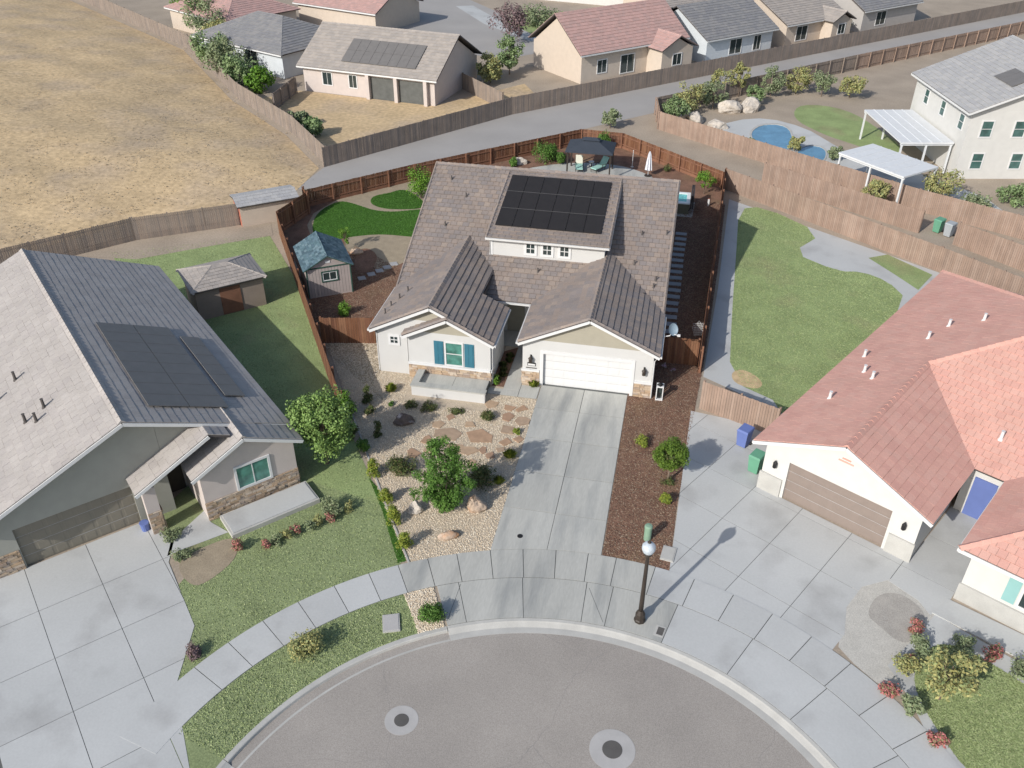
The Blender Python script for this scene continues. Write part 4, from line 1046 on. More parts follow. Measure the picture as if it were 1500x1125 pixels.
shrub('low pinkish flowers along the shaded side gate', (7.17, 2.79), .25, .22, 'flower_mauve', name='flowering_plant', cat='plant', clumps=4, per=12, size=.05)
# wicker chair lying by the right fence
t = thing('garden_trellis', 'white wire lattice trellis leaning by the right side fence', 'trellis', (*(8.51, 7.24), 0.01), R(20))
mb = MB()
for i in range(9):
    u = -.4 + i * .1; top = 1.0 - abs(u) * .9
    mb.tube([(u * .55, 0, 0), (u, .12, top)], .012, 5)
mb.build('uprights', 'trim', t)
mb = MB()
for k in range(7): z = .1 + k * .12; w_ = .22 + .2 * z; mb.tube([(-w_, .12 * z, z), (w_, .12 * z, z)], .012, 5)
mb.build('crossbars', 'trim', t)

# fences of the lot
fence((-23.16, 15.96), (-10.05, -5.52), 'brown board fence along the left lot line past the shed', side=1)
fence((-23.16, 15.96), (-22.45, 20.00), 'short brown board fence behind the shed corner', side=-1)
fence((-22.50, 20.12), (-23.25, 21.09), 'very short return of brown board fence behind the turf', side=-1)
fence((-23.25, 21.09), (-16.21, 28.68), 'long brown board fence behind the curved turf', side=-1, h=1.45)
fence((-16.21, 28.68), (-3.40, 40.95), 'brown board fence behind the house from turf to gazebo', side=-1, h=1.45)
fence((-3.40, 40.95), (0.55, 40.62), 'brown board fence straight behind the gazebo', side=-1, h=1.45)
fence((0.55, 40.62), (9.91, 32.33), 'brown board fence behind the hot tub with pale kick board', side=-1, h=1.45)
fence((9.91, 32.33), (8.60, 2.98), 'brown board fence along the right lot line by the stepping stones', side=1)
fence((-14.02, 1.62), (-10.79, 2.29), 'reddish board fence and gate left of the house', side=1, kick=False)
fence((6.15, 3.7), (8.55, 3.75), 'dark board gate right of the garage', side=1, kick=False)

# shed
t = thing('garden_shed', 'small pinkish grey shed with blue grey shingle roof and white window', 'shed', (-16.95, 6.75, 0), R(32))
SWd, SDp, SH, SA = 2.95, 3.7, 2.15, 2.95
mb = MB(); mb.wallpoly((0, 0), (SWd, 0), [(0, 0), (SWd, 0), (SWd, SH), (SWd / 2, SA - .1), (0, SH)], .06); mb.wallpoly((SWd, SDp), (0, SDp), [(0, 0), (SWd, 0), (SWd, SH), (SWd / 2, SA - .1), (0, SH)], .06)
mb.box(0, .06, .061, SDp - .061, 0, SH); mb.box(SWd - .06, SWd, .061, SDp - .061, 0, SH); mb.build('wall', 'shed_wall', t)
mb = MB()
for i in range(1, 14): mb.box(i * .21 - .008, i * .21 + .008, -.003, .0, .12, SH - .05)
mb.build('siding_groove', 'joint', t)
sr = Roof(w=.30, e=.2, t=.018)
hp = (SA - SH) / (SWd / 2); ov = .18; ez = SH - ov * hp + .04
sr.plane([(-ov, -.2, ez), (-ov, SDp + .2, ez), (SWd / 2, SDp + .2, SA + .04), (SWd / 2, -.2, SA + .04)], (0, 1, 0), (-ov, -.2, ez), thick=.06)
sr.plane([(SWd + ov, -.2, ez), (SWd + ov, SDp + .2, ez), (SWd / 2, SDp + .2, SA + .04), (SWd / 2, -.2, SA + .04)], (0, 1, 0), (SWd + ov, -.2, ez), thick=.06)
sr.ridge((SWd / 2, -.2, SA + .03), (SWd / 2, SDp + .2, SA + .03), w=.14, step=.3, drop=.09)
sr.build(t, 'shed_roof', 'green_trim')
for b in ((-.012, .07, -.03, -.005, 0, SH), (SWd - .07, SWd + .012, -.03, -.005, 0, SH), (0.07, SWd - .07, -.028, -.004, SH - .06, SH + .03)): trimbox(*b, m='green_trim', name='corner_board', parent=t)
sw_ = window(t, (SWd / 2 + .05, 0, 1.45), (1, 0), .95, .62, grid=(2, 1), trim=.08, trimmat='green_trim')
mb = MB(); wc = SWd / 2 + .05
for b in ((wc - .474, wc - .42, 1.142, 1.758), (wc + .42, wc + .474, 1.142, 1.758), (wc - .419, wc + .419, 1.142, 1.19), (wc - .419, wc + .419, 1.71, 1.758)): mb.box(b[0], b[1], -.035, -.009, b[2], b[3])
mb.build('sash', 'trim', sw_)
trimbox(SWd / 2 - .17, SWd / 2 + .17, -.03, -.002, 2.42, 2.58, name='gable_vent', parent=t)

# gazebo with two loungers on the back patio
gx, gy = -1.62, 33.6
t = thing('gazebo', 'dark navy fabric gazebo on black posts standing on the back patio', 'gazebo', (gx, gy, .02))
for x in (-1.85, 1.85):
    for y in (-1.35, 1.35): mb = MB(); mb.box(x - .06, x + .06, y - .06, y + .06, 0, 2.22); mb.build('post', 'bronze', t)
for a, b in (((-1.85, -1.35), (1.85, -1.35)), ((-1.85, 1.35), (1.85, 1.35)), ((-1.85, -1.35), (-1.85, 1.35)), ((1.85, -1.35), (1.85, 1.35))):
    mb = MB(); mb.beam((*a, 2.26), (*b, 2.26), .06, .09); mb.build('beam', 'bronze', t)
mb = MB(); k = [(-2.05, -1.55), (2.05, -1.55), (2.05, 1.55), (-2.05, 1.55)]; k2 = [(-.62, -.3), (.62, -.3), (.62, .3), (-.62, .3)]
mb.add([(*p, 2.22) for p in k] + [(*p, 2.34) for p in k] + [(*p, 2.95) for p in k2], [(3, 2, 1, 0)] + [(i, (i + 1) % 4, 4 + (i + 1) % 4, 4 + i) for i in range(4)] + [(4 + i, 4 + (i + 1) % 4, 8 + (i + 1) % 4, 8 + i) for i in range(4)] + [(8, 9, 10, 11)])
mb.build('canopy', 'canopy', t)
mb = MB(); k = [(-.78, -.42), (.78, -.42), (.78, .42), (-.78, .42)]; mb.add([(*p, 3.0) for p in k] + [(-.45, 0, 3.18), (.45, 0, 3.18)], [(0, 1, 5, 4), (1, 2, 5), (2, 3, 4, 5), (3, 0, 4), (3, 2, 1, 0)]); mb.build('vent_top', 'canopy', t)
def lounger(label, loc, rz, back, seat):
    t = thing('lounge_chair', label, 'lounge chair', loc, rz, 'lounge chairs under the gazebo')
    mb = MB(); mb.box(-.33, .33, -1.0, .35, .26, .31); mb.build('frame', 'bronze', t)
    for x in (-.3, .3):
        for y in (-.92, .28): mb = MB(); mb.box(x - .02, x + .02, y - .02, y + .02, 0, .26); mb.build('leg', 'bronze', t)
    mb = MB(); mb.box(-.31, .31, -.98, .33, .311, .40); mb.build('seat_cushion', seat, t)
    mb = MB(); mb.beam((0, .32, .40), (0, .82, 1.0), .62, .09, (0, -1, .8)); mb.build('back_cushion', back, t)
    mb = MB(); mb.beam((0, .37, .32), (0, .90, .98), .64, .03, (0, -1, .8)); mb.build('back_frame', 'bronze', t)
    for x in (-.36, .36): mb = MB(); mb.box(x - .03, x + .03, -.2, .35, .52, .56); mb.box(x - .02, x + .02, -.2, -.16, .26, .52); mb.build('armrest', 'bronze', t)
lounger('aqua cushioned lounge chair with cream back under the gazebo', ((-2.67, 34.26)[0], (-2.67, 34.26)[1], .02), R(8), 'cushion_pale', 'cushion')
lounger('aqua lounge chair with pillow, turned aside under the gazebo', ((-0.80, 34.48)[0], (-0.80, 34.48)[1], .02), R(-32), 'cushion', 'cushion')
t = thing('side_table', 'small pale table between the two lounge chairs', 'table', (*(-1.68, 35.16), .02)); mb = MB(); mb.lathe([(.25, .42), (.25, .46), (.2, .465)], n=14); mb.build('top', 'trim', t); mb = MB(); mb.lathe([(.12, 0), (.04, .05), (.04, .42)], n=8); mb.build('stand', 'bronze', t)
# closed umbrella
t = thing('patio_umbrella', 'closed white and blue patio umbrella at the patio edge', 'umbrella', (3.48, 33.9, .02))
mb = MB(); mb.lathe([(.32, 0), (.32, .06), (.08, .1)], n=14); mb.build('base', 'bronze', t); mb = MB(); mb.lathe([(.025, .06), (.025, 2.2)], n=8); mb.build('pole', 'trim', t)
mb = MB(); n = 16
vs = []; prof = [(.05, 2.18), (.12, 1.9), (.2, 1.3), (.27, .55)]
for r_, z in prof:
    for q in range(n): a = 6.283 * q / n; rr = r_ * (1.25 if q % 2 else .65); vs.append((rr * math.cos(a), rr * math.sin(a), z))
mb.add(vs, [(i * n + q, i * n + (q + 1) % n, (i + 1) * n + (q + 1) % n, (i + 1) * n + q) for i in range(3) for q in range(n)] + [tuple(range(n))]); mb.build('folded_canopy', 'umbrella', t)
# garden torch pole
t = thing('lamp_pole', 'thin white pole with base in the gazebo shadow', 'pole', (*(1.94, 35.76), .02)); mb = MB(); mb.lathe([(.15, 0), (.15, .04), (.03, .07)], n=10); mb.build('base', 'curb', t); mb = MB(); mb.lathe([(.022, .05), (.022, 1.5), (.04, 1.52), (.02, 1.56)], n=8); mb.build('shaft', 'trim', t)
# hot tub
t = thing('hot_tub', 'square hot tub with white rim, aqua water and folded dark cover', 'hot tub', (6.2, 26.1, .02))
mb = MB(); mb.box(-.62, 1.05, 0, 2.2, 0, .84); mb.build('cabinet', 'tub_side', t)
mb = MB()
for b in ((-.66, 1.09, -.04, .26), (-.66, 1.09, 1.94, 2.24), (-.66, -.38, .26, 1.94), (.81, 1.09, .26, 1.94)): mb.box(b[0], b[1], b[2], b[3], .84, .95)
mb.build('rim', 'tub_shell', t)
mb = MB(); mb.box(-.38, .81, .26, 1.94, .841, .89); mb.build('water', 'tub_water', t)
mb = MB(); mb.beam((1.18, -.1, 1.05), (1.18, 2.3, 1.05), .1, 1.1); mb.beam((1.32, -.1, 1.05), (1.32, 2.3, 1.05), .1, 1.1); mb.build('folded_cover', 'tub_cover', t)
mb = MB(); mb.tube([(1.06, 0, .3), (1.18, 0, .7), (1.25, 0, 1.65)], .025, 6); mb.tube([(1.06, 2.2, .3), (1.18, 2.2, .7), (1.25, 2.2, 1.65)], .025, 6); mb.build('cover_lift', 'black', t)
sheet('tub_pad', [(5.4, 25.5), (7.6, 25.6), (7.7, 28.7), (5.5, 28.7)], .016, 'concrete')
t = thing('marker_stake', 'small white stake in the dry ground beside the hot tub', 'stake', (*(8.78, 28.18), 0)); mb = MB(); mb.box(-.07, .07, -.05, .05, -.02, .62); mb.build('board', 'trim', t); mb = MB(); mb.box(-.075, .075, -.055, .055, .62, .66); mb.build('top', 'wood_red', t)

for k_ in range(6):
    grass_clump('dark green grass tuft in the narrow strip beside the entry walk', (-2.5 + random.uniform(-.15, .15), -.2 + k_ * .52), .4, .32, 'leaf_dark', group='grass tufts beside the entry walk', n=140)
# boulders
boulder('dark weathered boulder with pale face in the dappled shade', (-6.70, -5.12), .62, .45, .34, 'rock_dark', .3, 3)
boulder('tall banded tan boulder below the tree', (-1.28, -10.98), .48, .40, .55, 'rock', .2, 5)
boulder('pale whitish boulder near the yellow green shrubs', (-4.10, -11.66), .42, .36, .36, 'rock_pale', .8, 8)
boulder('long low rusty boulder nearest the sidewalk', (-2.19, -13.07), .56, .26, .28, 'rock', .35, 12)
boulder('grey rounded boulder in the back bed by the patio', (-8.00, 34.52), .8, .5, .4, 'rock_pale', .1, 15)
boulder('tan boulder by the round bark bed beside the shed', (-16.22, 13.97), .5, .4, .28, 'rock', .4, 17)

# trees and shrubs of the front garden
def fronttree():
    t = thing('tree', 'small multi stemmed green tree in the front gravel beside the driveway', 'tree', (*(-2.74, -11.38), 0))
    C = []; rr = []
    for i in range(125):
        z = random.uniform(.25, 4.2); a = random.uniform(0, 6.283)
        if z < 1.3: m_ = .22 + .42 * z
        elif z < 3: m_ = 1.2 + .16 * math.sin(z * 5)
        else: m_ = max(.25, 1.15 - .65 * (z - 3))
        q = m_ * random.uniform(.35, 1.05); C.append((q * math.cos(a), q * math.sin(a) * .9, z)); rr.append(random.uniform(.16, .34))
    for i in range(34):
        z = random.uniform(.5, 1.9); a = random.uniform(0, 6.283); q = (.3 + .4 * z) * random.uniform(.3, 1); C.append((q * math.cos(a), q * math.sin(a), z)); rr.append(random.uniform(.2, .32))
    for u in ((1.15, -.1, 2.1), (1.25, .1, 1.9), (-.3, 0, 4.1), (.15, .1, 4.35), (-.45, .1, 3.7), (1.0, .3, 2.9), (-1.2, 0, 2.1)): C.append(u); rr.append(.24)
    C = np.array(C) * np.array([1.08, 1.0, .96])
    V, F = leaves(C, 72, np.array(rr) * .92, .075); fast('crown', V, F, 'leaf_green', t)
    mb = MB()
    for i in range(6):
        a = i * 1.05; mb.tube([(math.cos(a) * .05, math.sin(a) * .05, -.03), (math.cos(a) * .28, math.sin(a) * .28, 1.2), (math.cos(a) * .55, math.sin(a) * .5, 2.5), (math.cos(a) * .5, math.sin(a) * .5, 3.6)], [.045, .035, .022, .008], 6)
    mb.build('trunk', 'bark', t)
fronttree()
t = thing('tree', 'round clipped ball shaped tree on a thin trunk in the bark bed', 'tree', (*(7.42, -7.11), 0))
C = crown_centres(70, .76, .76, .66, 1.72, .72); V, F = leaves(C, 75, rng.uniform(.16, .28, 70), .07); fast('crown', V, F, 'leaf_round', t)
C = crown_centres(30, .5, .5, .42, 1.72, .2); V, F = leaves(C, 40, .3, .08); fast('inner_foliage', V, F, 'leaf_dark', t)
mb = MB(); mb.tube([(0, 0, -.03), (.03, 0, .6), (0, .02, 1.3), (0, 0, 1.8)], [.07, .055, .05, .03], 8); mb.build('trunk', 'bark', t)
shrub('small reddish green plant at the foot of the round clipped tree', (7.40, -7.17), .3, .35, 'leaf_dark', clumps=8, per=30, shape='spread')
YG = 'yellow green shrubs along the left edge of the gravel'
for c, h_, r_, lab in (((-6.81, -9.64), .95, .42, 'yellow green shrub beside the broad dark shrub at the mow strip'), ((-5.65, -11.34), .85, .36, 'smaller yellow green shrub at the mow strip left of the pale boulder'), ((-4.82, -12.66), 1.0, .42, 'yellow green shrub at the mow strip just below the pale boulder'), ((-3.84, -14.12), .9, .40, 'yellow green shrub at the mow strip next to the sidewalk')):
    shrub(lab, c, h_, r_, 'leaf_yellow', group=YG, clumps=22, per=55, size=.06, shape='cone')
shrub('tall bright green bush against the left fence end', (-9.89, -5.35), 1.7, .62, 'leaf_lime', clumps=30, per=55, size=.08, shape='cone')
shrub('dark green bush below the bright bush at the left fence end', (-8.99, -6.88), .9, .5, 'leaf_dark', clumps=16, per=50)
shrub('green bush at the shaded left edge above the mow strip', (-8.04, -7.85), .8, .4, 'leaf_green', clumps=14, per=50)
shrub('slim dark upright shrub in the side shade', (-9.16, -3.77), 1.1, .3, 'leaf_dark', clumps=14, per=50, shape='cone')
shrub('olive low shrub below the slim dark shrub in side shade', (-8.75, -4.73), .55, .32, 'leaf_dark', clumps=9, per=40)
grass_clump('yellow green grass clump beside the corner of the garden wall', (-8.29, -2.44), .6, .42, 'leaf_yellow', n=220)
shrub('dark wispy shrub standing in the tree shade left of the dark boulder', (-7.69, -6.49), .9, .34, 'leaf_dark', clumps=12, per=45, shape='cone')
shrub('tiny green plant at the left foot of the garden wall', (-7.86, -3.76), .22, .25, 'leaf_green', clumps=5, per=30, shape='spread')
shrub('dark low shrub under the middle of the garden wall', (-6.81, -3.74), .5, .42, 'leaf_dark', clumps=12, per=40, shape='spread')
shrub('dark sprawling shrub under the right half of the garden wall', (-5.73, -3.71), .45, .48, 'leaf_dark', clumps=12, per=40, shape='spread')
shrub('thin trailing green plant beside the small red flagstone', (-4.19, -3.71), .3, .42, 'leaf_dark', clumps=9, per=30, shape='spread')
shrub('dense olive shrub between the flagstones and garden wall', (-2.37, -3.85), .5, .5, 'leaf_dark', clumps=16, per=50, shape='spread')
shrub('small yellow green tuft beside a flagstone at the driveway edge', (-0.54, -4.89), .35, .28, 'leaf_yellow', clumps=7, per=40)
grass_clump('round green grass tuft touching the driveway above the tree shadow', (-0.54, -6.86), .55, .42, 'leaf_yellow', n=320)
shrub('broad dark shrub left of the small tree', (-5.56, -9.01), .9, .75, 'leaf_dark', clumps=26, per=60, shape='spread')
shrub('broad dark shrub right of the small tree', (-1.56, -9.08), .95, .85, 'leaf_dark', clumps=30, per=60, shape='spread')
grass_clump('yellow green grass tuft at the right end of the broad dark shrub', (-0.66, -8.94), .5, .35, 'leaf_yellow', n=160)
shrub('dense dark green round bush in the curbside gravel strip', (-1.61, -17.73), .75, .62, 'leaf_green', clumps=28, per=70, size=.06)
shrub('small yellow green shrub in the bark above the round tree', (5.99, -4.48), .5, .42, 'leaf_yellow', clumps=10, per=45)
shrub('small yellow green cone shrub in the bark below the round tree', (7.42, -8.74), .75, .34, 'leaf_yellow', clumps=14, per=50, shape='cone')
# back yard plants
shrub('bright green round shrub in the bark below the shed', (-13.96, 5.23), 1.0, .55, 'leaf_lime', clumps=18, per=55)
tree('sapling', 'thin leafy sapling behind the shed roof on the turf edge', (-17.20, 14.35), 2.0, .45, 'leaf_lime', clumps=12, per=40, size=.08, trunk=.03, crown_bottom=.25, spread=.4)
tree('sapling', 'bare young sapling in the shaded back left corner', (-23.14, 18.22), 1.2, .35, 'leaf_yellow', clumps=6, per=18, size=.07, trunk=.03, crown_bottom=.3, spread=.4)
shrub('feathery green bamboo like bush behind the left roof edge', (-14.53, 24.83), 2.8, 1.3, 'leaf_lime', clumps=34, per=45, size=.11)
for c, h_, r_, l_ in (((-6.04, 35.12), 1.9, 1.3, 'large green bush against the back fence left of the gazebo'), ((-4.43, 35.28), 1.1, .6, 'small bright bush at the gazebo patio edge'), ((-8.53, 33.70), .9, .45, 'sparse green plant by the rounded back boulder'), ((-1.09, 39.69), 1.9, .7, 'green bush behind the gazebo canopy'), ((-5.33, 36.17), 1.6, 1.0, 'leafy bush in the back fence corner by the gazebo')):
    shrub(l_, c, h_, r_, 'leaf_green', clumps=20, per=50, size=.1)
tree('young_tree', 'young leafy tree by the back right fence near the hot tub', (8.39, 30.76), 2.0, .75, 'leaf_lime', clumps=22, per=50, size=.09, trunk=.04, crown_bottom=.2)
shrub('dry olive shrub beside the kick board of the back right fence', (5.13, 35.24), .6, .5, 'leaf_dark', clumps=10, per=30)

# ================================================================== NEXT DOOR HOUSES
def frame(O, deg):
    c, s = math.cos(R(deg)), math.sin(R(deg))
    return lambda x, y: (O[0] + c * x - s * y, O[1] + s * x + c * y)
def plainwall(parent, p0, p1, prof, m, name='wall', t=.18):
    mb = MB(); mb.wallpoly(p0, p1, prof, t); return mb.build(name, m, parent)
def boxhouse(parent, x0, x1, y0, y1, h, m):
    """four walls of a plain block, corners butted"""
    T = .18
    plainwall(parent, (x0, y0), (x1, y0), [(0, 0), (x1 - x0, 0), (x1 - x0, h), (0, h)], m)
    plainwall(parent, (x1, y1), (x0, y1), [(0, 0), (x1 - x0, 0), (x1 - x0, h), (0, h)], m)
    L = y1 - y0 - 2 * T
    plainwall(parent, (x1, y0 + T), (x1, y1 - T), [(0, 0), (L, 0), (L, h), (0, h)], m)
    plainwall(parent, (x0, y1 - T), (x0, y0 + T), [(0, 0), (L, 0), (L, h), (0, h)], m)
def board(parent, a, b, w=.05, h=.16, m='trim', name='fascia', dz=-.12):
    mb = MB(); mb.beam((a[0], a[1], a[2] + dz), (b[0], b[1], b[2] + dz), w, h); return mb.build(name, m, parent)

# ---- left neighbour -------------------------------------------------
LH = thing('house', 'grey tile roofed house with roof solar panels and olive garage door', 'house', (-10.4, -10.9, 0), R(47))
LF = frame((-10.4, -10.9), 47)
r2 = Roof(w=.42, e=.38, t=.014)
RX, RZ, EP = -6.65, 6.0, .438; ex0, ex1 = -13.8, .5
ez = RZ - EP * 7.15
r2.plane([(ex1, .9, ez), (ex1, 21.3, ez), (RX, 21.3, RZ), (RX, .9, RZ)], (0, 1, 0), (ex1, .9, ez))
r2.plane([(ex0, .9, ez), (ex0, 21.3, ez), (RX, 21.3, RZ), (RX, .9, RZ)], (0, 1, 0), (ex0, .9, ez))
r2.ridge((RX, .9, RZ + .03), (RX, 21.3, RZ + .03))
# window gable and porch gable
r2.plane([(-4.8, -.45, 2.75), (-4.8, 2.6, 2.75), (-2.2, 2.6, 4.05), (-2.2, -.45, 4.05)], (0, 1, 0), (-4.8, -.45, 2.75))
r2.plane([(.5, -.45, 2.75), (.5, .9, 2.75), (-2.2, 3.7, 4.05), (-2.2, -.45, 4.05)], (0, 1, 0), (.5, -.45, 2.75))
r2.ridge((-2.2, -.45, 4.08), (-2.2, 2.6, 4.08))
r2.plane([(-7.1, 1.0 - .9, 2.7), (-7.1, 2.0, 2.7), (-3.5, 2.0, 4.45), (-3.5, .1, 4.45)], (0, 1, 0), (-7.1, .1, 2.7))
r2.plane([(-2.6, .1, 4.02), (-2.6, 2.0, 4.02), (-3.5, 2.0, 4.45), (-3.5, .1, 4.45)], (0, 1, 0), (-2.6, .1, 4.02))
# cross gable on the far slope
r2.plane([(-13.9, 6.2, 3.0), (-10.2, 6.2, 4.9), (-10.2, 8.6, 4.9), (-13.9, 8.6, 4.1)], (1, 0, 0), (-13.9, 6.2, 3.0)) if False else None
lroof = r2.build(LH, 'tile_grey')
for a, b in (((ex0, .88, ez), (RX, .88, RZ)), ((RX, .88, RZ), (ex1, .88, ez)), ((-4.8, -.47, 2.75), (-2.2, -.47, 4.05)), ((-2.2, -.47, 4.05), (.5, -.47, 2.75)), ((-7.1, .08, 2.7), (-3.5, .08, 4.45)), ((ex1 + .02, 1.0, ez), (ex1 + .02, 21.3, ez))): board(lroof, a, b)
zt = lambda x: RZ - EP * abs(x - RX) - .14
plainwall(LH, (-13.4, 1.5), (-5.4, 1.5), [(0, 0), (1.5, 0), (1.5, 2.2), (6.4, 2.2), (6.4, 0), (8.0, 0), (8.0, zt(-5.4)), (RX + 13.4, zt(RX)), (0, zt(-13.4))], 'wall_sage')
plainwall(LH, (-5.39, 1.5), (.1, 1.5), [(0, 2.5), (5.49, 2.5), (5.49, zt(.1)), (0, zt(-5.39))], 'wall_sage')
plainwall(LH, (-4.4, -.2), (.1, -.2), [(0, 0), (4.5, 0), (4.5, 2.55), (2.2, 3.75), (0, 2.7)], 'wall_pink')
plainwall(LH, (.1, -.02), (.1, 21), [(0, 0), (21.02, 0), (21.02, 2.75), (0, 2.75)], 'wall_pink')
plainwall(LH, (-4.4, 2.9), (-4.4, -.02), [(0, 0), (2.92, 0), (2.92, 2.6), (0, 2.6)], 'wall_pink')
plainwall(LH, (-13.4, 21), (-13.4, 1.68), [(0, 0), (19.32, 0), (19.32, 2.75), (0, 2.75)], 'wall_pink')
plainwall(LH, (-.08, 21), (-13.22, 21), [(0, 0), (13.14, 0), (13.14, 2.75), (13.22 + RX, zt(RX)), (0, 2.75)], 'wall_pink')
garage_door(LH, -11.9, -7.0, 1.62, 2.2, 'door_olive', 4, 8, .006)
ledge_stone(LH, (-4.42, -.2), (.12, -.2), .02, 1.05); ledge_stone(LH, (-13.4, 1.5), (-11.95, 1.5), .02, 1.1); ledge_stone(LH, (.1, -.2), (.1, 1.2), .02, 1.05)
for x, y in ((-6.5, .4),):
    mb = MB(); mb.box(x - .28, x + .28, y, y + .5, 0, 2.55); mb.build('porch_column', 'wall_pink', LH); ledge_stone(LH, (x - .29, y), (x + .29, y), .02, 1.2)
    ledge_stone(LH, (x + .29, y), (x + .29, y + .5), .02, 1.2)
window(LH, (-2.0, -.2, 1.75), (1, 0), 1.5, 1.15, glass='glass_teal', grid=(2, 1), trim=.12)
mb = MB(); mb.box(-5.3, -4.5, 2.75, 2.85, .02, 2.15); fd = mb.build('front_door', 'bronze', LH)
plainwall(LH, (-6.8, 2.9), (-4.4, 2.9), [(0, 0), (2.4, 0), (2.4, 2.6), (0, 2.6)], 'wall_pink')
# solar array, two blocks
def roof_array(parent, o, u, v, n, cols, rows, pw, pl, m='solar'):
    mb = MB(); o = Vector(o); u = Vector(u).normalized(); v = Vector(v).normalized(); n = Vector(n).normalized(); o = o + n * .12
    for k in (.25, .75): p = o + v * (rows * pl * k) - n * .04; mb.beam(p, p + u * (cols * pw), .04, .05, n)
    arr = mb.build('solar_array', 'solar_frame', parent)
    fm = MB(); fm.box(.015, pw - .015, .015, pl - .015, -.02, .02); first = None
    for r_ in range(rows):
        for c_ in range(cols):
            if first is None: ob = first = fm.build('solar_panel', m, arr)
            else: ob = first.copy(); COL.objects.link(ob)
            p = o + u * (c_ * pw) + v * (r_ * pl); w = u.cross(v)
            ob.matrix_local = Matrix(((u.x, v.x, w.x, p.x), (u.y, v.y, w.y, p.y), (u.z, v.z, w.z, p.z), (0, 0, 0, 1)))
M['solar_far'] = mat('solar_far', (0.17, 0.163, 0.158), 0.5, var=0.08, fine=0.03)
cn = (EP, 0, 1); cv = (-1, 0, EP)
zr2 = lambda x: RZ - EP * abs(x - RX)
roof_array(LH, (-1.9, 2.2, zr2(-1.9)), (0, 1, 0), cv, cn, 8, 2, 1.12, 1.86, 'solar_far')
roof_array(LH, (-.7, 3.4, zr2(-.7)), (0, 1, 0), cv, cn, 6, 1, 1.12, 1.05, 'solar_far')
for x, y in ((-9.5, 5.0), (-9.9, 5.5), (-9.0, 5.6), (-9.6, 9.2), (-10.6, 8.6)):
    mb = MB(); mb.lathe([(.12, -.02), (.07, .1), (.06, .45), (.08, .48)], (x, y, zr2(x)), 8); mb.build('vent_pipe', 'pipe', LH)

def concrete_grid(base, pts, z, m='concrete_pale', name='concrete_slab'):
    pass
LD = [(-25, -24), (-19.9, -18.9), LF(-12.0, 1.5), LF(-6.9, 1.5), LF(-6.2, -.6), (-13.76, -17.07), (-10.92, -20.08), (-10.17, -22.96), (CX - 12.0, CY + 2.2), (CX - 12.2, -36), (-26, -40)]
ld = sheet('left_driveway', LD, .010, 'joint')
slab_grid(ld, LD, LF, -14.6, -4.4, -16, 1.5, 2.45, 2.7, .022, 'concrete_pale')
slab_grid(ld, LD, LF, -4.4, 1.4, -16, -2.1, 2.9, 2.8, .022, 'concrete_pale')
sheet('left_entry_walk', [LF(-6.3, -.5), LF(-4.4, .6), LF(-4.4, -.35), (-12.05, -14.80), (-13.55, -16.22), (-14.01, -16.74)], .022, 'concrete_pale')
SL = [(-33.93, 10.35), (-29.65, 12.43), (-26.74, 14.26), (-23.74, 15.51), (-18.22, 8.25), (-11.25, -3.53), (-5.76, -11.61), (-10.35, -10.53), (-10.89, -10.11), (-19.00, -3.76), (-29.11, 5.96)]
sl_ = sheet('left_side_lawn', SL, .010, 'lawn')
sheet('left_back_dirt', [(-38.64, 9.12), (-34.26, 12.67), (-27.38, 16.66), (-25.19, 18.73), (-23.49, 15.57), (-27.57, 12.63), (-31.38, 9.74)], .014, 'dirt')
# raised flower bed with pale cap in front of the window gable
t = thing('raised_planter', 'long pale raised planter under the left neighbour window', 'planter', (-10.6, -12.6, 0), R(47))
mb = MB(); mb.box(-2.6, 1.7, -1.0, .6, 0, .24); mb.build('planter_wall', 'curb', t)
mb = MB(); mb.box(-2.5, 1.6, -.9, .5, .24, .28); mb.build('paving', 'concrete_pale', t)
for i in range(9):
    c = LF(-3.0 + i * .52, -3.35 + random.uniform(-.1, .1)); k = ('flower_red', 'leaf_sage', 'leaf_gold')[i % 3]
    shrub(('small red flowering plant', 'small sage plant', 'small golden plant')[i % 3] + ' in the row along the raised pale planter', c, .55, .35, k, name='flowering_plant', cat='plant', group='plants along the raised planter: ' + ('red', 'sage', 'gold')[i % 3], clumps=7, per=30)
sheet('left_flower_bed', smooth_poly([(-13.51, -17.06), (-12.69, -15.82), (-11.64, -14.94), (-10.91, -16.10), (-11.42, -17.65), (-12.05, -18.26)]), .018, 'pea')
shrub('low sage bush at the left neighbour entry walk', (-14.40, -15.64), .5, .5, 'leaf_sage', clumps=10, per=40)
shrub('long sage plant edging the left neighbour flower bed', (-13.27, -16.72), .4, .5, 'leaf_sage', clumps=10, per=40)
shrub('reddish plant at the corner of the left neighbour flower bed', (-11.02, -15.74), .6, .4, 'flower_red', clumps=8, per=40)
shrub('dark mounded shrub on the lawn by the planter end', (-7.96, -12.65), .9, .6, 'leaf_sage', clumps=14, per=50)
shrub('golden leafed shrub in the strip between sidewalk and curb', (-5.99, -20.39), 1.0, .75, 'leaf_gold', clumps=20, per=55, size=.08)
shrub('brownish low shrub at the corner of the left driveway and sidewalk', (-10.22, -21.49), .5, .45, 'leaf_plum', clumps=10, per=40)
t = thing('utility_vault', 'pale square utility lid in the grass strip by the curb', 'utility box', (*(-3.13, -18.37), .01), R(20)); mb = MB(); mb.box(-.35, .35, -.45, .45, 0, .07); mb.build('collar', 'curb', t); mb = MB(); mb.box(-.3, .3, -.4, .4, .07, .085); mb.build('lid', 'collar', t)
t = thing('bucket', 'blue bucket beside the left neighbour garage door', 'bucket', (*(-15.83, -15.40), .02)); mb = MB(); mb.lathe([(.17, 0), (.21, .42), (.22, .43), (.2, .44)], n=14); mb.build('pail', 'bin_blue', t)
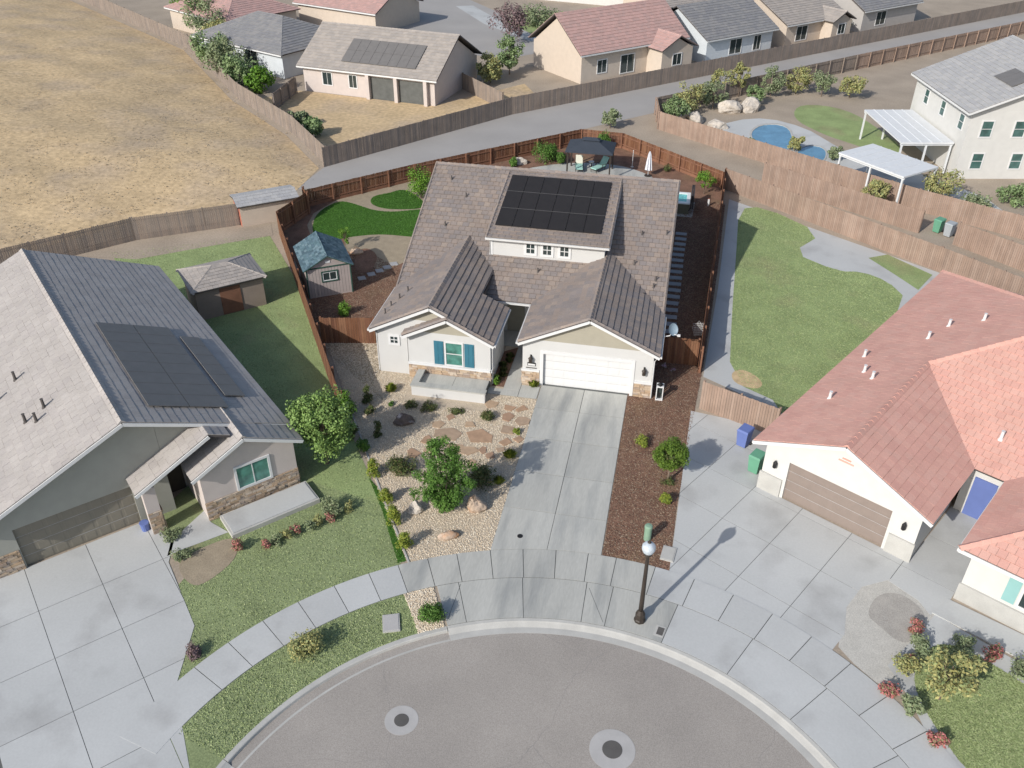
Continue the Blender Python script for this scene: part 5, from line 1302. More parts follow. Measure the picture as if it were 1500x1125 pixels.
tree('tree', 'round pale green tree at the corner of the left neighbour house', (-9.45, -9.2), 4.2, 1.5, 'leaf_spring', clumps=80, per=90, size=.11, trunk=.1, crown_bottom=.2)
# their shed and the red shed by the hill
t = thing('garden_shed', 'weathered grey shed with shingle roof on the left neighbour lawn', 'shed', (-22.6, 2.6, 0), R(42))
boxhouse(t, 0, 4.3, 0, 3.3, 2.1, 'fence_grey'); sr = Roof(w=.35, e=.28, t=.02); hip(sr, -.25, 4.55, -.25, 3.55, 2.12, .35); sr.build(t, 'tile_tan')
mb = MB(); mb.box(1.5, 2.8, -.04, -.002, .05, 1.95); mb.build('door', 'fence_rail', t)
t = thing('garden_shed', 'low shed with a red end and grey roof between the hill and back fence', 'shed', (*(-26.38, 16.48), 0), R(38))
boxhouse(t, 0, 4.4, 0, 2.4, 1.7, 'wall_tan'); mb = MB(); mb.box(-.03, -.002, .05, 2.35, .02, 1.6); mb.build('end_door', 'red_shed', t); sr = Roof(w=.5, e=.4, t=.02); hip(sr, -.2, 4.6, -.2, 2.6, 1.72, .22, 'gable', 'gable'); sr.build(t, 'tile_pale')
fence((-39.38, 5.66), (-33.13, 12.66), 'weathered grey fence below the dry hill', 'fence_grey', 'fence_grey', kick=False, side=1)
fence((-33.13, 12.66), (-26.76, 16.80), 'weathered grey fence from the hill to the red shed', 'fence_grey', 'fence_grey', kick=False, side=1)

HL_ = [LF(-13.6, -.3), LF(.2, -.3), LF(.2, 21.2), LF(-13.6, 21.2)]
WK_ = [LF(-6.9, -.6), LF(-4.3, .7), LF(-4.3, -.3), (-11.85, -14.85), (-13.40, -16.49), (-14.10, -16.89)]
blades(LAWN, 60000, .006, 'blade_pale', lw, avoid=[ring(R_BACK, R_SW1 + .02, R(0), R(200), 90), LD, HL_, WK_, BED, smooth_poly([(-13.51, -17.06), (-12.69, -15.82), (-11.64, -14.94), (-10.91, -16.10), (-11.42, -17.65), (-12.05, -18.26)])])
blades(SL, 50000, .010, 'blade_pale', sl_, avoid=[HL_, LAWN, BED])
# ---- right neighbour ------------------------------------------------
RH = thing('house', 'white house with red tile hip roof and taupe garage door', 'house', (11.8, -6.6, 0), R(-31))
RF = frame((11.8, -6.6), -31)
r3 = Roof(w=.36, e=.38, t=.02)
e = 2.9; P = .438; RXX = 26.0
yb = 23.2; yf = 4.4; ym = (yb + yf) / 2; h_ = (yb - yf) / 2; zz = e + P * h_; xe = -.5
gx = 3.7; gz = e + P * 4.2; gr_ = 7.9; yv = yf + 4.2
r3.plane([(xe, -.5, e), (gx, -.5, gz), (gx, yv, gz), (xe, yv, e)], (0, 1, 0), (xe, -.5, e))
r3.plane([(xe, yv, e), (gx, yv, gz), (xe + h_, ym, zz), (xe, yb, e)], (0, 1, 0), (xe, -.5, e))
r3.plane([(gr_, -.5, e), (gr_, yf, e), (gx, yv, gz), (gx, -.5, gz)], (0, 1, 0), (gr_, -.5, e))
r3.plane([(gr_, yf, e), (RXX, yf, e), (RXX - h_, ym, zz), (xe + h_, ym, zz), (gx, yv, gz)], (1, 0, 0), (gr_, yf, e))
r3.plane([(xe, yb, e), (RXX, yb, e), (RXX - h_, ym, zz), (xe + h_, ym, zz)], (1, 0, 0), (xe, yb, e))
r3.plane([(RXX, yf, e), (RXX, yb, e), (RXX - h_, ym, zz)], (0, 1, 0), (RXX, yf, e))
# entry wing
cx0, cx1, cy0 = 9.2, 15.4, -1.15; cm = (cx0 + cx1) / 2; cz = e + P * 3.1
r3.plane([(cx0, cy0, e), (cx1, cy0, e), (cm, cy0 + 3.1, cz)], (1, 0, 0), (cx0, cy0, e))
r3.plane([(cx0, cy0, e), (cx0, yf, e), (cm, yf + 3.1, cz), (cm, cy0 + 3.1, cz)], (0, 1, 0), (cx0, cy0, e))
r3.plane([(cx1, cy0, e), (cx1, yf, e), (cm, yf + 3.1, cz), (cm, cy0 + 3.1, cz)], (0, 1, 0), (cx1, cy0, e))
for a, b in (((gx, -.5, gz), (gx, yv, gz)), ((gx, yv, gz), (xe + h_, ym, zz)), ((xe, yb, e), (xe + h_, ym, zz)), ((xe + h_, ym, zz), (RXX - h_, ym, zz)), ((cm, cy0 + 3.1, cz), (cm, yf + 3.1, cz)), ((cx0, cy0, e), (cm, cy0 + 3.1, cz)), ((cx1, cy0, e), (cm, cy0 + 3.1, cz))):
    r3.ridge((a[0], a[1], a[2] + .04), (b[0], b[1], b[2] + .04))
rroof = r3.build(RH, 'tile_red')
for a, b in (((xe, -.52, e), (gx, -.52, gz)), ((gx, -.52, gz), (gr_, -.52, e)), ((xe - .02, -.5, e), (xe - .02, yb, e)), ((cx0, cy0 - .02, e), (cx1, cy0 - .02, e)), ((cx0 - .02, cy0, e), (cx0 - .02, yf, e))): board(rroof, a, b)
zt3 = lambda x: gz - P * abs(x - gx) - .14
plainwall(RH, (0, 0), (7.4, 0), [(0, 0), (1.25, 0), (1.25, 2.2), (6.15, 2.2), (6.15, 0), (7.4, 0), (7.4, zt3(7.4)), (gx, zt3(gx)), (0, zt3(0))], 'wall_cream')
plainwall(RH, (7.4, .18), (7.4, 4.9), [(0, 0), (4.72, 0), (4.72, 2.75), (0, 2.75)], 'wall_cream')
plainwall(RH, (0, 22.7), (0, .18), [(0, 0), (22.52, 0), (22.52, 2.75), (0, 2.75)], 'wall_cream')
plainwall(RH, (7.58, 4.9), (9.7, 4.9), [(0, 0), (2.12, 0), (2.12, 2.75), (0, 2.75)], 'wall_cream')
plainwall(RH, (9.7, -.7), (15, -.7), [(0, 0), (5.3, 0), (5.3, 2.75), (0, 2.75)], 'wall_cream')
plainwall(RH, (9.7, 4.9), (9.7, -.52), [(0, 0), (5.42, 0), (5.42, 2.75), (0, 2.75)], 'wall_cream')
plainwall(RH, (15, -.52), (15, 22.7), [(0, 0), (23.22, 0), (23.22, 2.75), (0, 2.75)], 'wall_cream')
plainwall(RH, (14.82, 22.7), (.18, 22.7), [(0, 0), (14.64, 0), (14.64, 2.75), (0, 2.75)], 'wall_cream')
garage_door(RH, 1.25, 6.15, .12, 2.2, 'door_brown', 4, 8, .006)
for b in ((-.06, 1.1, -.10, -.002, 0, 1.05), (6.3, 7.46, -.10, -.002, 0, 1.05), (9.64, 15.06, -.80, -.702, 0, .9)):
    mb = MB(); mb.box(*b); mb.build('wainscot', 'wall_tan' if False else 'curb', RH)
for x in (.62, 6.8):
    mb = MB(); mb.lathe([(.05, 1.6), (.1, 1.65), (.1, 1.9), (.02, 2.05)], (x, -.13, 0), 8); mb.build('wall_lantern', 'black', RH)
mb = MB(); mb.box(3.35, 4.05, -.03, -.001, 3.55, 3.62); mb.box(3.5, 3.9, -.03, -.001, 3.7, 3.77); mb.build('gable_vent', 'tile_red', RH)
window(RH, (12.5, -.7, 1.75), (1, 0), 1.3, 1.2, grid=(2, 1), trim=.1)
for x in (11.45, 13.55):
    mb = MB(); mb.box(x - .24, x + .24, -.76, -.701, 1.1, 2.42); mb.build('shutter', 'teal_pale', RH)
mb = MB(); mb.box(8.0, 9.0, 4.82, 4.895, .02, 2.2); mb.build('front_door', 'bin_blue', RH)
lz = lambda x: e + P * (x - xe)
for x, y in ((.9, 4.2), (1.2, 7.4), (1.9, 6.6), (2.6, 11.8), (3.0, 13.5), (4.4, 14.2), (.4, 9.4)):
    mb = MB(); mb.lathe([(.13, -.02), (.08, .08), (.07, .4), (.09, .43)], (x, y, lz(x)), 8); mb.build('vent_pipe', 'trim', RH)
for x, y in ((8.2, 6.2),):
    mb = MB(); mb.lathe([(.13, -.02), (.08, .08), (.07, .45), (.09, .48)], (x, y, e + P * (y - yf)), 8); mb.build('vent_pipe', 'trim', RH)
# paving and yard
RD = [(8.36, -0.91), (11.02, -1.37), (12.94, -2.32), RF(0, 0), RF(7.4, 0), RF(7.5, 5), RF(9.6, 5), RF(9.6, -1.0), RF(9.3, -2.4), (18.18, -12.71), (17.09, -11.77), (15.94, -12.40), (15.18, -13.71), (14.94, -15.21)] + [(CX + (R_SW1 - .02) * math.cos(t), CY + (R_SW1 - .02) * math.sin(t)) for t in np.linspace(0.9180, 1.3686, 20)]
rd = sheet('right_driveway', RD, .008, 'joint')
slab_grid(rd, RD, RF, -5.0, 9.7, -8.6, 5.0, 2.45, 2.7, .018, 'concrete_pale')
slab_grid(rd, RD, RF, -8.0, -5.0, -8.6, 5.0, 3.0, 2.7, .018, 'concrete_pale')
sheet('right_gravel_center', smooth_poly([(16.54, -12.67), (17.55, -12.38), (18.47, -13.41), (17.83, -14.79), (17.11, -15.29), (16.31, -14.40), (15.92, -13.93)]), .020, 'pale_gravel_dark')
sheet('right_gravel', [(15.60, -12.39), (17.11, -11.56), (18.20, -12.63), (18.85, -13.51), (17.71, -15.51), (16.79, -17.66), (15.87, -17.35), (15.13, -16.60), (14.64, -15.90), (15.01, -13.75)], .0125, 'pale_gravel')
sheet('right_front_border', [(16.42, -16.44), (17.86, -14.61), (18.75, -13.35), (19.44, -13.86), (21.65, -15.36), (23.39, -17.62), (21.07, -22.46), (17.93, -21.43), (17.20, -18.60), (16.77, -17.17)], .016, 'concrete_pale')
FL_ = smooth_poly([(17.20, -17.08), (17.85, -15.48), (18.88, -14.75), (20.16, -15.34), (21.41, -16.28), (22.90, -17.72), (21.29, -21.71), (18.68, -21.02), (17.64, -18.80)], 2)
fl_ = sheet('right_front_lawn', FL_, .022, 'lawn'); blades(FL_, 60000, .022, 'blade_pale', fl_)
sheet('right_porch_slab', [RF(9.5, -1.05), RF(9.3, -2.25), RF(15, -2.25), RF(15, -.8)], .06, 'concrete_pale', None, thick=.06)
YARD = [(10.47, 30.00), (24.91, 19.52), (27.5, 16.5), RF(0, 22), RF(0, 1), (13.23, -0.09), (8.94, 2.65), (9.71, 14.13)]
sheet('right_yard_paving', YARD, .010, 'concrete_pale')
RL_ = smooth_poly([(11.23, 28.13), (13.20, 28.97), (17.48, 24.49), (14.98, 20.68), (18.01, 18.17), (19.62, 18.51), (21.21, 17.37), (22.14, 14.77), (18.17, 6.99), RF(-.8, 3), (13.59, 0.57), (10.42, 2.59), (10.61, 10.48), (10.93, 18.67)], 1)
rl_ = sheet('right_yard_lawn', RL_, .014, 'lawn'); blades(RL_, 80000, .014, 'blade_pale', rl_)
sheet('right_yard_bed', [(20.38, 20.89), (21.83, 21.77), (24.45, 19.00), (23.07, 16.43), (21.83, 18.55)], .018, 'lawn')
sheet('dry_patch', smooth_poly([(10.50, 3.48), (11.29, 4.02), (12.42, 2.80), (12.01, 1.87), (10.68, 2.29)]), .018, 'drygrass')
fence((8.79, -0.56), (12.77, -2.36), 'tan board side fence between the lot and the red roofed house', 'fence_tan', 'fence_tan', kick=False)
fence((9.91, 32.33), (24.78, 19.82), 'tan board fence behind the right neighbour lawn', 'fence_tan', 'fence_tan', kick=False, side=1)
fence((24.78, 19.82), (31.5, 13.8), 'tan board fence behind the red tiled roof', 'fence_tan', 'fence_tan', kick=False, side=1)
fence((13.20, 34.30), (24.70, 26.14), 'tan board fence in the middle of the narrow alley', 'fence_tan', 'fence_tan', kick=False, side=1)
fence((26.86, 24.61), (31.27, 20.54), 'tan board fence past the alley bins', 'fence_tan', 'fence_tan', kick=False, side=1)
# bins
def bin_(label, loc, m, rz, group=None):
    t = thing('wheeled_bin', label, 'bin', (loc[0], loc[1], .015), rz, group)
    mb = MB(); mb.add([(-.24, -.27, .06), (.24, -.27, .06), (.24, .22, .06), (-.24, .22, .06), (-.30, -.34, 1.0), (.30, -.34, 1.0), (.30, .34, 1.0), (-.30, .34, 1.0)], [(3, 2, 1, 0), (4, 5, 6, 7), (0, 1, 5, 4), (1, 2, 6, 5), (2, 3, 7, 6), (3, 0, 4, 7)]); mb.build('body', m, t)
    mb = MB(); mb.add([(-.32, -.37, 1.002), (.32, -.37, 1.002), (.32, .38, 1.002), (-.32, .38, 1.002), (-.28, -.3, 1.08), (.28, -.3, 1.08), (.28, .36, 1.1), (-.28, .36, 1.1)], [(3, 2, 1, 0), (4, 5, 6, 7), (0, 1, 5, 4), (1, 2, 6, 5), (2, 3, 7, 6), (3, 0, 4, 7)]); mb.build('lid', m, t)
    for s_ in (-1, 1): mb = MB(); mb.tube([(s_ * .27, .27, .1), (s_ * .33, .27, .1)], .1, 12); mb.build('wheel', 'black', t)
bin_('blue wheeled bin by the tan side fence', (11.10, -3.42), 'bin_blue', R(-30)); bin_('green wheeled bin at the corner of the white garage', (11.64, -5.44), 'bin_green', R(-30))
bin_('green wheeled bin in the fenced alley', (26.14, 26.70), 'bin_green', R(-40)); bin_('grey wheeled bin in the fenced alley', (26.81, 26.08), 'bin_grey', R(-40))
shrub('grey blue trash heap shaped shrub at the right driveway edge', (9.27, -4.54), .9, .7, 'leaf_sage', clumps=14, per=50) if False else None
for c, l_, m_, h_2, r_2 in (((17.02, -16.64), 'yellowish shrub at the corner of the right front lawn', 'leaf_gold', .8, .6), ((17.71, -15.51), 'sage bush between white stones of the right border', 'leaf_sage', .8, .55), ((19.40, -15.33), 'dark sage bush beside the right porch', 'leaf_sage', 1.0, .6), ((17.70, -14.47), 'reddish flowers by the grey gravel patch', 'flower_red', .6, .35), ((16.24, -17.75), 'dark red flowers at the tip of the right border', 'flower_red', .6, .4), ((20.47, -15.27), 'red brown potted shrub along the right porch', 'flower_red', .7, .42), ((17.17, -16.22), 'plum red flowers in the right border', 'flower_red', .5, .3), ((17.65, -19.64), 'rusty flowers at the lower right border', 'flower_red', .6, .4), ((16.87, -18.37), 'sage shrub on the white border by the sidewalk', 'leaf_sage', .7, .5), ((21.46, -15.89), 'pale sage bush at the right porch end', 'leaf_sage', .8, .6)):
    shrub(l_, c, h_2, r_2, m_, clumps=14, per=45, size=.08)
tree('palm_tree', 'small golden leaved young tree on the right front lawn', (18.08, -17.67), 2.6, 1.0, 'leaf_gold', clumps=22, per=45, size=.12, trunk=.05, crown_bottom=.3)

# ================================================================== BEHIND: POOL YARD, ROAD, HILL, FAR HOUSES
FARF = [(-25.06, 29.99), (-11.65, 48.45), (5.24, 65.24), (26.70, 86.58), (54.87, 114.60), (75, 134)]
NEAR = [(76, 126), (51.5, 101.3), (25.4, 75.2), (2.9, 52.3), (-3.9, 45.2), (-10.3, 38.7), (-22.9, 25.6)]
sheet('service_road', FARF + NEAR + [(-25.5, 24.5)], .008, 'road')
names = ['dark weathered fence across the road from the gazebo fence', 'dark weathered fence before the faded red roofed house', 'dark weathered fence before the charcoal roofed houses', 'dark weathered fence along the far end of the service road', 'dark weathered fence beyond the end of the service road']
for i in range(5): fence(FARF[i], FARF[i + 1], names[i], 'fence_grey', 'fence_grey', kick=False, side=1, post=3)
# dry hill
hp_ = [(-25.3, 24.2), (-25.4, 29.6), (-31.9, 37.4), (-42.3, 46.9), (-58.5, 66), (-93, 92), (-190, 200), (-260, 120), (-160, 20), (-70, -14), (-41, 7.6), (-35, 15.8), (-29, 20.6)]
bm = bmesh.new()
N_ = 90
gx_ = np.linspace(-262, -24, N_); gy_ = np.linspace(-16, 202, N_)
seg = [(np.array(hp_[i]), np.array(hp_[(i + 1) % len(hp_)])) for i in range(len(hp_))]
def edge_dist(x, y):
    b = 1e9; p = np.array((x, y))
    for a, c in seg:
        t = np.clip(np.dot(p - a, c - a) / np.dot(c - a, c - a), 0, 1); b = min(b, np.linalg.norm(p - a - t * (c - a)))
    return b
# finer grid near the camera: points in polygon plus the outline, joined by constrained triangulation
from mathutils.geometry import delaunay_2d_cdt
pts = [Vector((x, y)) for x, y in hp_]
out = []
for i in range(len(hp_)):
    a, b = np.array(hp_[i]), np.array(hp_[(i + 1) % len(hp_)]); n = max(1, int(np.linalg.norm(b - a) / 4))
    for k in range(n): out.append(tuple(a + (b - a) * k / n))
XY = []
for x in np.arange(-130, -24, 1.6):
    for y in np.arange(-10, 120, 1.6): XY.append((x + rng.uniform(-.5, .5), y + rng.uniform(-.5, .5)))
XY = np.array(XY); XY = XY[inside(hp_, XY[:, 0], XY[:, 1])]
XY = [tuple(p) for p in XY if edge_dist(*p) > .8]
vin = [Vector(p) for p in out] + [Vector(p) for p in XY]
res = delaunay_2d_cdt(vin, [], [list(range(len(out)))], 1, 1e-4)
hz = []
for v in res[0]:
    dd = edge_dist(v.x, v.y)
    hz.append((v.x, v.y, .012 + 3.2 * (1 - math.exp(-dd / 22.0)) + (.07 * math.sin(v.x * .45 + 1.3 * math.sin(v.y * .31)) + .06 * math.sin(v.y * .8 + v.x * .3)) * min(1, dd / 5)))
mb = MB(); mb.add(hz, [tuple(f) for f in res[2]]); o = mb.build('hill', 'drygrass', smooth=True); tag(o, kind='structure')
# dry tufts over the hill
tx = np.array([h for h in hz if h[0] > -110 and h[1] < 110]); k = rng.integers(0, len(tx), 9000); c = tx[k] + np.c_[rng.uniform(-1, 1, (9000, 2)), np.zeros(9000) - .08]
M['straw'] = leafmat('dry_straw', [(.50,.385,.23), (.44,.345,.215), (.36,.29,.205), (.53,.415,.255)])
V, F = leaves(c, 5, .9, .15)
zc = np.repeat(c[:, 2], len(V) // len(c)); V[:, 2] = zc + .06 + (V[:, 2] - zc) * .16
tf = fast('dry_grass_tufts', V, F, 'straw'); tag(tf, 'tufts of dry straw coloured grass over the hill', 'grass', kind='stuff')
hf = [(-25.0, 30.4), (-31.4, 38.0), (-41.8, 47.5), (-58, 66.6), (-92, 93)]
for i, l_ in enumerate(('weathered fence at the foot of the dry hill by the straw yard', 'weathered fence along the dry hill beside the tan house', 'weathered fence along the dry hill beside the charcoal roofed house', 'weathered fence along the upper dry hill edge')):
    fence(hf[i], hf[i + 1], l_, 'fence_grey', 'fence_grey', kick=False, side=-1, post=3)

# pool yard
PY = [(4.2, 47.2), (25.2, 30.9), (32.4, 26.4), (48, 20), (60, 60), (51, 99), (25.2, 73.5), (3.2, 51.5)]
sheet('pool_yard', PY, .008, 'dirt')
sheet('pool_deck', smooth_poly([(8, 46.8), (11.5, 42.2), (16, 38.4), (22, 34.0), (30, 29), (33, 33), (27, 40), (22, 42.5), (20, 46.5), (18, 50.5), (14.5, 53), (11, 51.5)], 1), .012, 'concrete_pale')
sheet('pool_lawn', smooth_poly([(16.8, 53.5), (19.5, 48.8), (22, 46.5), (25.2, 43.5), (26.8, 46), (25.5, 51), (22.8, 58), (18, 59)]), .016, 'lawn')
def pool(name, pts, label):
    t = thing(name, label, 'pool', (pts[0][0], pts[0][1], 0)); pts = smooth_poly(pts, 2)
    cx_, cy_ = sum(p[0] for p in pts) / len(pts), sum(p[1] for p in pts) / len(pts)
    outer = [(cx_ + (x - cx_) * 1.1, cy_ + (y - cy_) * 1.1) for x, y in pts]; n = len(pts); off = (t.location.x, t.location.y, 0)
    mb = MB(); mb.add([(*p, .06) for p in outer] + [(*p, .06) for p in pts] + [(*p, 0) for p in outer] + [(*p, .005) for p in pts], [(i, (i + 1) % n, n + (i + 1) % n, n + i) for i in range(n)] + [(2 * n + i, 2 * n + (i + 1) % n, (i + 1) % n, i) for i in range(n)] + [(n + i, n + (i + 1) % n, 3 * n + (i + 1) % n, 3 * n + i) for i in range(n)])
    mb.build('coping', 'curb', t, off)
    mb = MB(); mb.add([(*p, .022) for p in pts], [tuple(range(n))] ); mb.build('water', 'pool', t, off)
pool('swimming_pool', [(12.3, 46.6), (13.6, 50.6), (16.3, 50.9), (16.6, 46), (16.0, 42.2), (14.2, 42.2)], 'blue kidney shaped swimming pool before the pale rocks')
pool('spa_pool', [(16.6, 42.7), (17.8, 45.2), (19.6, 44.6), (18.9, 40.2), (16.8, 39.9)], 'smaller blue pool with a golden shrub between it and the large pool')
for i, (c, sx_, sz_) in enumerate((((10.5, 54.2), 1.3, .9), ((12.6, 55.0), 1.2, 1.0), ((7.2, 50.0), 1.2, .7), ((9.3, 48.6), 1.2, .6), ((5.6, 51.0), 1.0, .8))):
    boulder(('tall pale rock at the back of the swimming pool', 'broad pale rock behind the swimming pool', 'whitish rock in the bed left of the pool', 'low whitish rock beside the pool deck', 'pale rock at the road corner of the pool yard')[i], c, sx_, sx_ * .8, sz_, 'rock_pale', i, 30 + i)
fence((3.6, 46.8), (25.2, 30.8), 'tan board fence behind the swimming pool yard', 'fence_tan', 'fence_tan', kick=False, side=1)
fence((25.2, 30.8), (40, 22), 'tan board fence behind the white patio covers', 'fence_tan', 'fence_tan', kick=False, side=1)
fence((3.6, 46.9), (3.0, 51.6), 'short fence closing the pool yard at the road', 'fence_tan', 'fence_tan', kick=False)
fence((3.0, 51.6), (25.4, 74.3), 'weathered fence between the pool yard trees and road', 'fence_grey', 'fence_grey', kick=False, side=-1)
fence((25.4, 74.3), (60, 108), 'reddish tan fence along the road behind the two storey house', 'fence_tan', 'fence_tan', kick=False, side=-1)
def cover(label, O, deg, w, dpt, h, m='trim'):
    t = thing('patio_cover', label, 'patio cover', (O[0], O[1], .01), R(deg))
    mb = MB(); mb.box(0, w, 0, dpt, h, h + .14); mb.build('roof_panel', m, t)
    for i in range(1, int(w / .9)): mb = MB(); mb.box(i * .9 - .03, i * .9 + .03, 0, dpt, h + .141, h + .18); mb.build('rib', m, t)
    for x in (.15, w / 2, w - .15):
        for y in (.15, dpt - .15): mb = MB(); mb.box(x - .07, x + .07, y - .07, y + .07, 0, h - .16); mb.build('post', m, t)
    for y in (.15, dpt - .15): mb = MB(); mb.box(0, w, y - .05, y + .05, h - .16, h - .001); mb.build('beam', m, t)
M['cover_white'] = mat('cover_white', (0.68, 0.70, 0.715), 0.6, var=0.04, fine=0.02)
cover('free standing white flat roofed cover by the alley fence', (19.2, 35.5), -47, 6.6, 4.3, 2.6, 'cover_white')
cover('white flat patio cover attached to the two storey house', (25.1, 39.6), 48, 7.0, 6.0, 2.7, 'cover_white') if False else None
TH = thing('house', 'two storey white house with pale grey tile roof beside the pool', 'house', (29.7, 38.8, 0), R(12))
W2, D2, E2, P2 = 16.0, 11.5, 5.9, .4
RZ2 = E2 + P2 * (W2 / 2 + .5)
boxhouse(TH, 0, W2, 0, D2, E2 - .02, 'wall_cream')
for y in (0.09, D2 - .09):
    mb = MB(); mb.add([(.18, y - .08, E2 - .02), (W2 - .18, y - .08, E2 - .02), (W2 / 2, y - .08, RZ2 - .2), (.18, y + .08, E2 - .02), (W2 - .18, y + .08, E2 - .02), (W2 / 2, y + .08, RZ2 - .2)], [(0, 1, 2), (5, 4, 3), (0, 2, 5, 3), (1, 4, 5, 2), (0, 3, 4, 1)]); mb.build('gable_wall', 'wall_cream', TH)
r4 = Roof(w=.5, e=.42, t=.04); hip(r4, -.5, W2 + .5, -.5, D2 + .5, E2, P2, 'gable', 'gable', axis='y'); troof = r4.build(TH, 'tile_pale')
for a, b in (((-.5, -.52, E2), (W2 / 2, -.52, RZ2)), ((W2 / 2, -.52, RZ2), (W2 + .5, -.52, E2)), ((-.52, -.5, E2), (-.52, D2 + .5, E2))): board(troof, a, b)
for x, z in ((1.6, 4.4), (4.4, 4.4), (7.6, 4.4), (1.6, 1.6), (5.0, 1.6)): window(TH, (x, 0, z), (1, 0), .9, 1.3, grid=(1, 2), trim=.1, glass='glass_far')
for y, z in ((1.4, 4.6), (5.2, 4.6), (8.8, 4.6)): window(TH, (0, y, z), (0, -1), .8, 1.2, grid=(1, 2), trim=.1, glass='glass_far')
roof_array(TH, (3.4, 4.6, E2 + P2 * 3.9), (0, -1, 0), (1, 0, P2), (-P2, 0, 1), 3, 1, 1.1, 1.8, 'solar_far')
cover('white flat patio cover against the two storey house wall', (24.75, 38.9), 12, 4.6, 9.4, 2.7, 'cover_white')
for c, h1, r1, m_, l_ in (((6.3, 53.0), 3.4, 1.5, 'leaf_gold', 'golden green tree at the road corner of the pool yard'), ((8.8, 55.0), 2.8, 1.3, 'leaf_sage', 'sage tree behind the pale pool rocks'), ((5.0, 49.5), 2.6, 1.2, 'leaf_pale', 'pale green tree by the short pool yard fence'), ((11.5, 60), 3.6, 1.1, 'leaf_gold', 'slim golden tree beyond the pool'), ((9.4, 59.5), 3.0, 1.2, 'leaf_gold', 'yellowish tree against the road fence'), ((15, 61), 3.2, 1.4, 'leaf_sage', 'sage tree beyond the pool lawn'), ((17.8, 62.5), 3.0, 1.5, 'leaf_gold', 'golden bush tree behind the pool lawn'), ((20.5, 62), 2.8, 1.3, 'leaf_sage', 'sage bush tree at the far end of the pool lawn'), ((23.5, 62), 2.6, 1.3, 'leaf_gold', 'golden bush tree beside the two storey house'), ((16.5, 40.8 + 2.4), 1.6, .7, 'leaf_gold', 'golden shrub between the two pools'), ((22.0, 31.2), 2.2, 1.0, 'leaf_gold', 'golden tree beside the free standing cover'), ((27.5, 33.0), 2.6, 1.5, 'leaf_gold', 'golden palm like tree before the white two storey wall'), ((29.8, 31.5), 1.3, 1.4, 'leaf_sage', 'sage hedge mound beside the golden palm like tree'), ((33.5, 33.8), 1.4, 1.6, 'leaf_pale', 'pale hedge mound under the two storey wall'), ((12.2, 41.8), 1.4, .7, 'leaf_sage', 'sage shrub by the pool yard fence'), ((19.9, 41.4), 1.3, .7, 'leaf_sage', 'sage shrub by the small pool'), ((-1.2, 46.2), 2.0, .9, 'leaf_sage', 'sage bush by the road behind the gazebo'), ((13, 57.5), 2.0, 1.0, 'leaf_pale', 'pale bush behind the broad pool rock')):
    tree('yard_tree', l_, c, h1, r1, m_, clumps=26, per=42, size=.16, trunk=.06, crown_bottom=.15)
sheet('alley_ground', [(10.5, 34.8), (3.9, 46.4), (25.2, 30.6), (40, 21.8), (46, 12), (31.5, 14), (24.9, 19.8)], .006, 'dirt')

# houses across the service road
def far_house(label, O, deg, w, dpt, wallm, tilem, eave=2.8, pitch=.5, left='gable', right='gable', wins=(), wings=(), tw=.55):
    t = thing('house', label, 'house', (O[0], O[1], 0), R(deg))
    boxhouse(t, 0, w, 0, dpt, eave - .1, wallm)
    rr = Roof(w=tw, e=.45, t=.04); hip(rr, -.5, w + .5, -.5, dpt + .5, eave, pitch, left, right)
    rz = eave + pitch * (dpt / 2)
    for x, k in ((.09, left), (w - .09, right)):
        if k == 'gable':
            mb = MB(); mb.add([(x - .08, .18, eave - .1), (x - .08, dpt - .18, eave - .1), (x - .08, dpt / 2, rz - .1), (x + .08, .18, eave - .1), (x + .08, dpt - .18, eave - .1), (x + .08, dpt / 2, rz - .1)], [(0, 1, 2), (5, 4, 3), (0, 2, 5, 3), (1, 4, 5, 2), (0, 3, 4, 1)]); mb.build('gable_wall', wallm, t)
    for (x0, x1, y0, ev) in wings:                    # gabled wing to the front
        boxhouse(t, x0, x1, y0, -.02, ev - .1, wallm); p2 = .5; xm = (x0 + x1) / 2; zz_ = ev + p2 * ((x1 - x0) / 2 + .4)
        for xa in (x0 - .4, x1 + .4): rr.plane([(xa, y0 - .4, ev), (xa, dpt * .4, ev), (xm, dpt * .4, zz_), (xm, y0 - .4, zz_)], (0, 1, 0), (xa, y0 - .4, ev))
        rr.ridge((xm, y0 - .4, zz_ + .03), (xm, dpt * .4, zz_ + .03))
        mb = MB(); mb.add([(x0 + .18, y0, ev - .1), (x1 - .18, y0, ev - .1), (xm, y0, zz_ - .35), (x0 + .18, y0 + .16, ev - .1), (x1 - .18, y0 + .16, ev - .1), (xm, y0 + .16, zz_ - .35)], [(0, 1, 2), (5, 4, 3), (0, 2, 5, 3), (1, 4, 5, 2), (0, 3, 4, 1)]); mb.build('gable_wall', wallm, t)
        window(t, ((x0 + x1) / 2, y0, 1.7), (1, 0), 1.3, 1.2, grid=(2, 1))
    ro = rr.build(t, tilem)
    for a, b in (((-.5, -.52, eave), (w + .5, -.52, eave)),): board(ro, a, b)
    for x, z, ww, hh in wins: window(t, (x, 0, z), (1, 0), ww, hh, grid=(2, 1))
    return t
h1 = far_house('tan tile roofed house with dark roof solar panels above the straw yard', (-36, 52.2), -9.5, 16.0, 11.5, 'wall_pink', 'tile_tan', 2.8, .53, wins=((3, 1.6, 1.1, 1.3), (6.2, 1.6, .9, 1.3)))
mb = MB(); mb.box(8.2, 15.2, -.06, -.01, .02, 2.3); mb.build('porch_shade_panel', 'joint', h1)  # dark panel on the wall, its colour stands in for the porch's shade
for x in (8.2, 11.6, 15.1): mb = MB(); mb.box(x - .2, x + .2, -.5, -.07, 0, 2.6); mb.build('porch_column', 'wall_pink', h1)
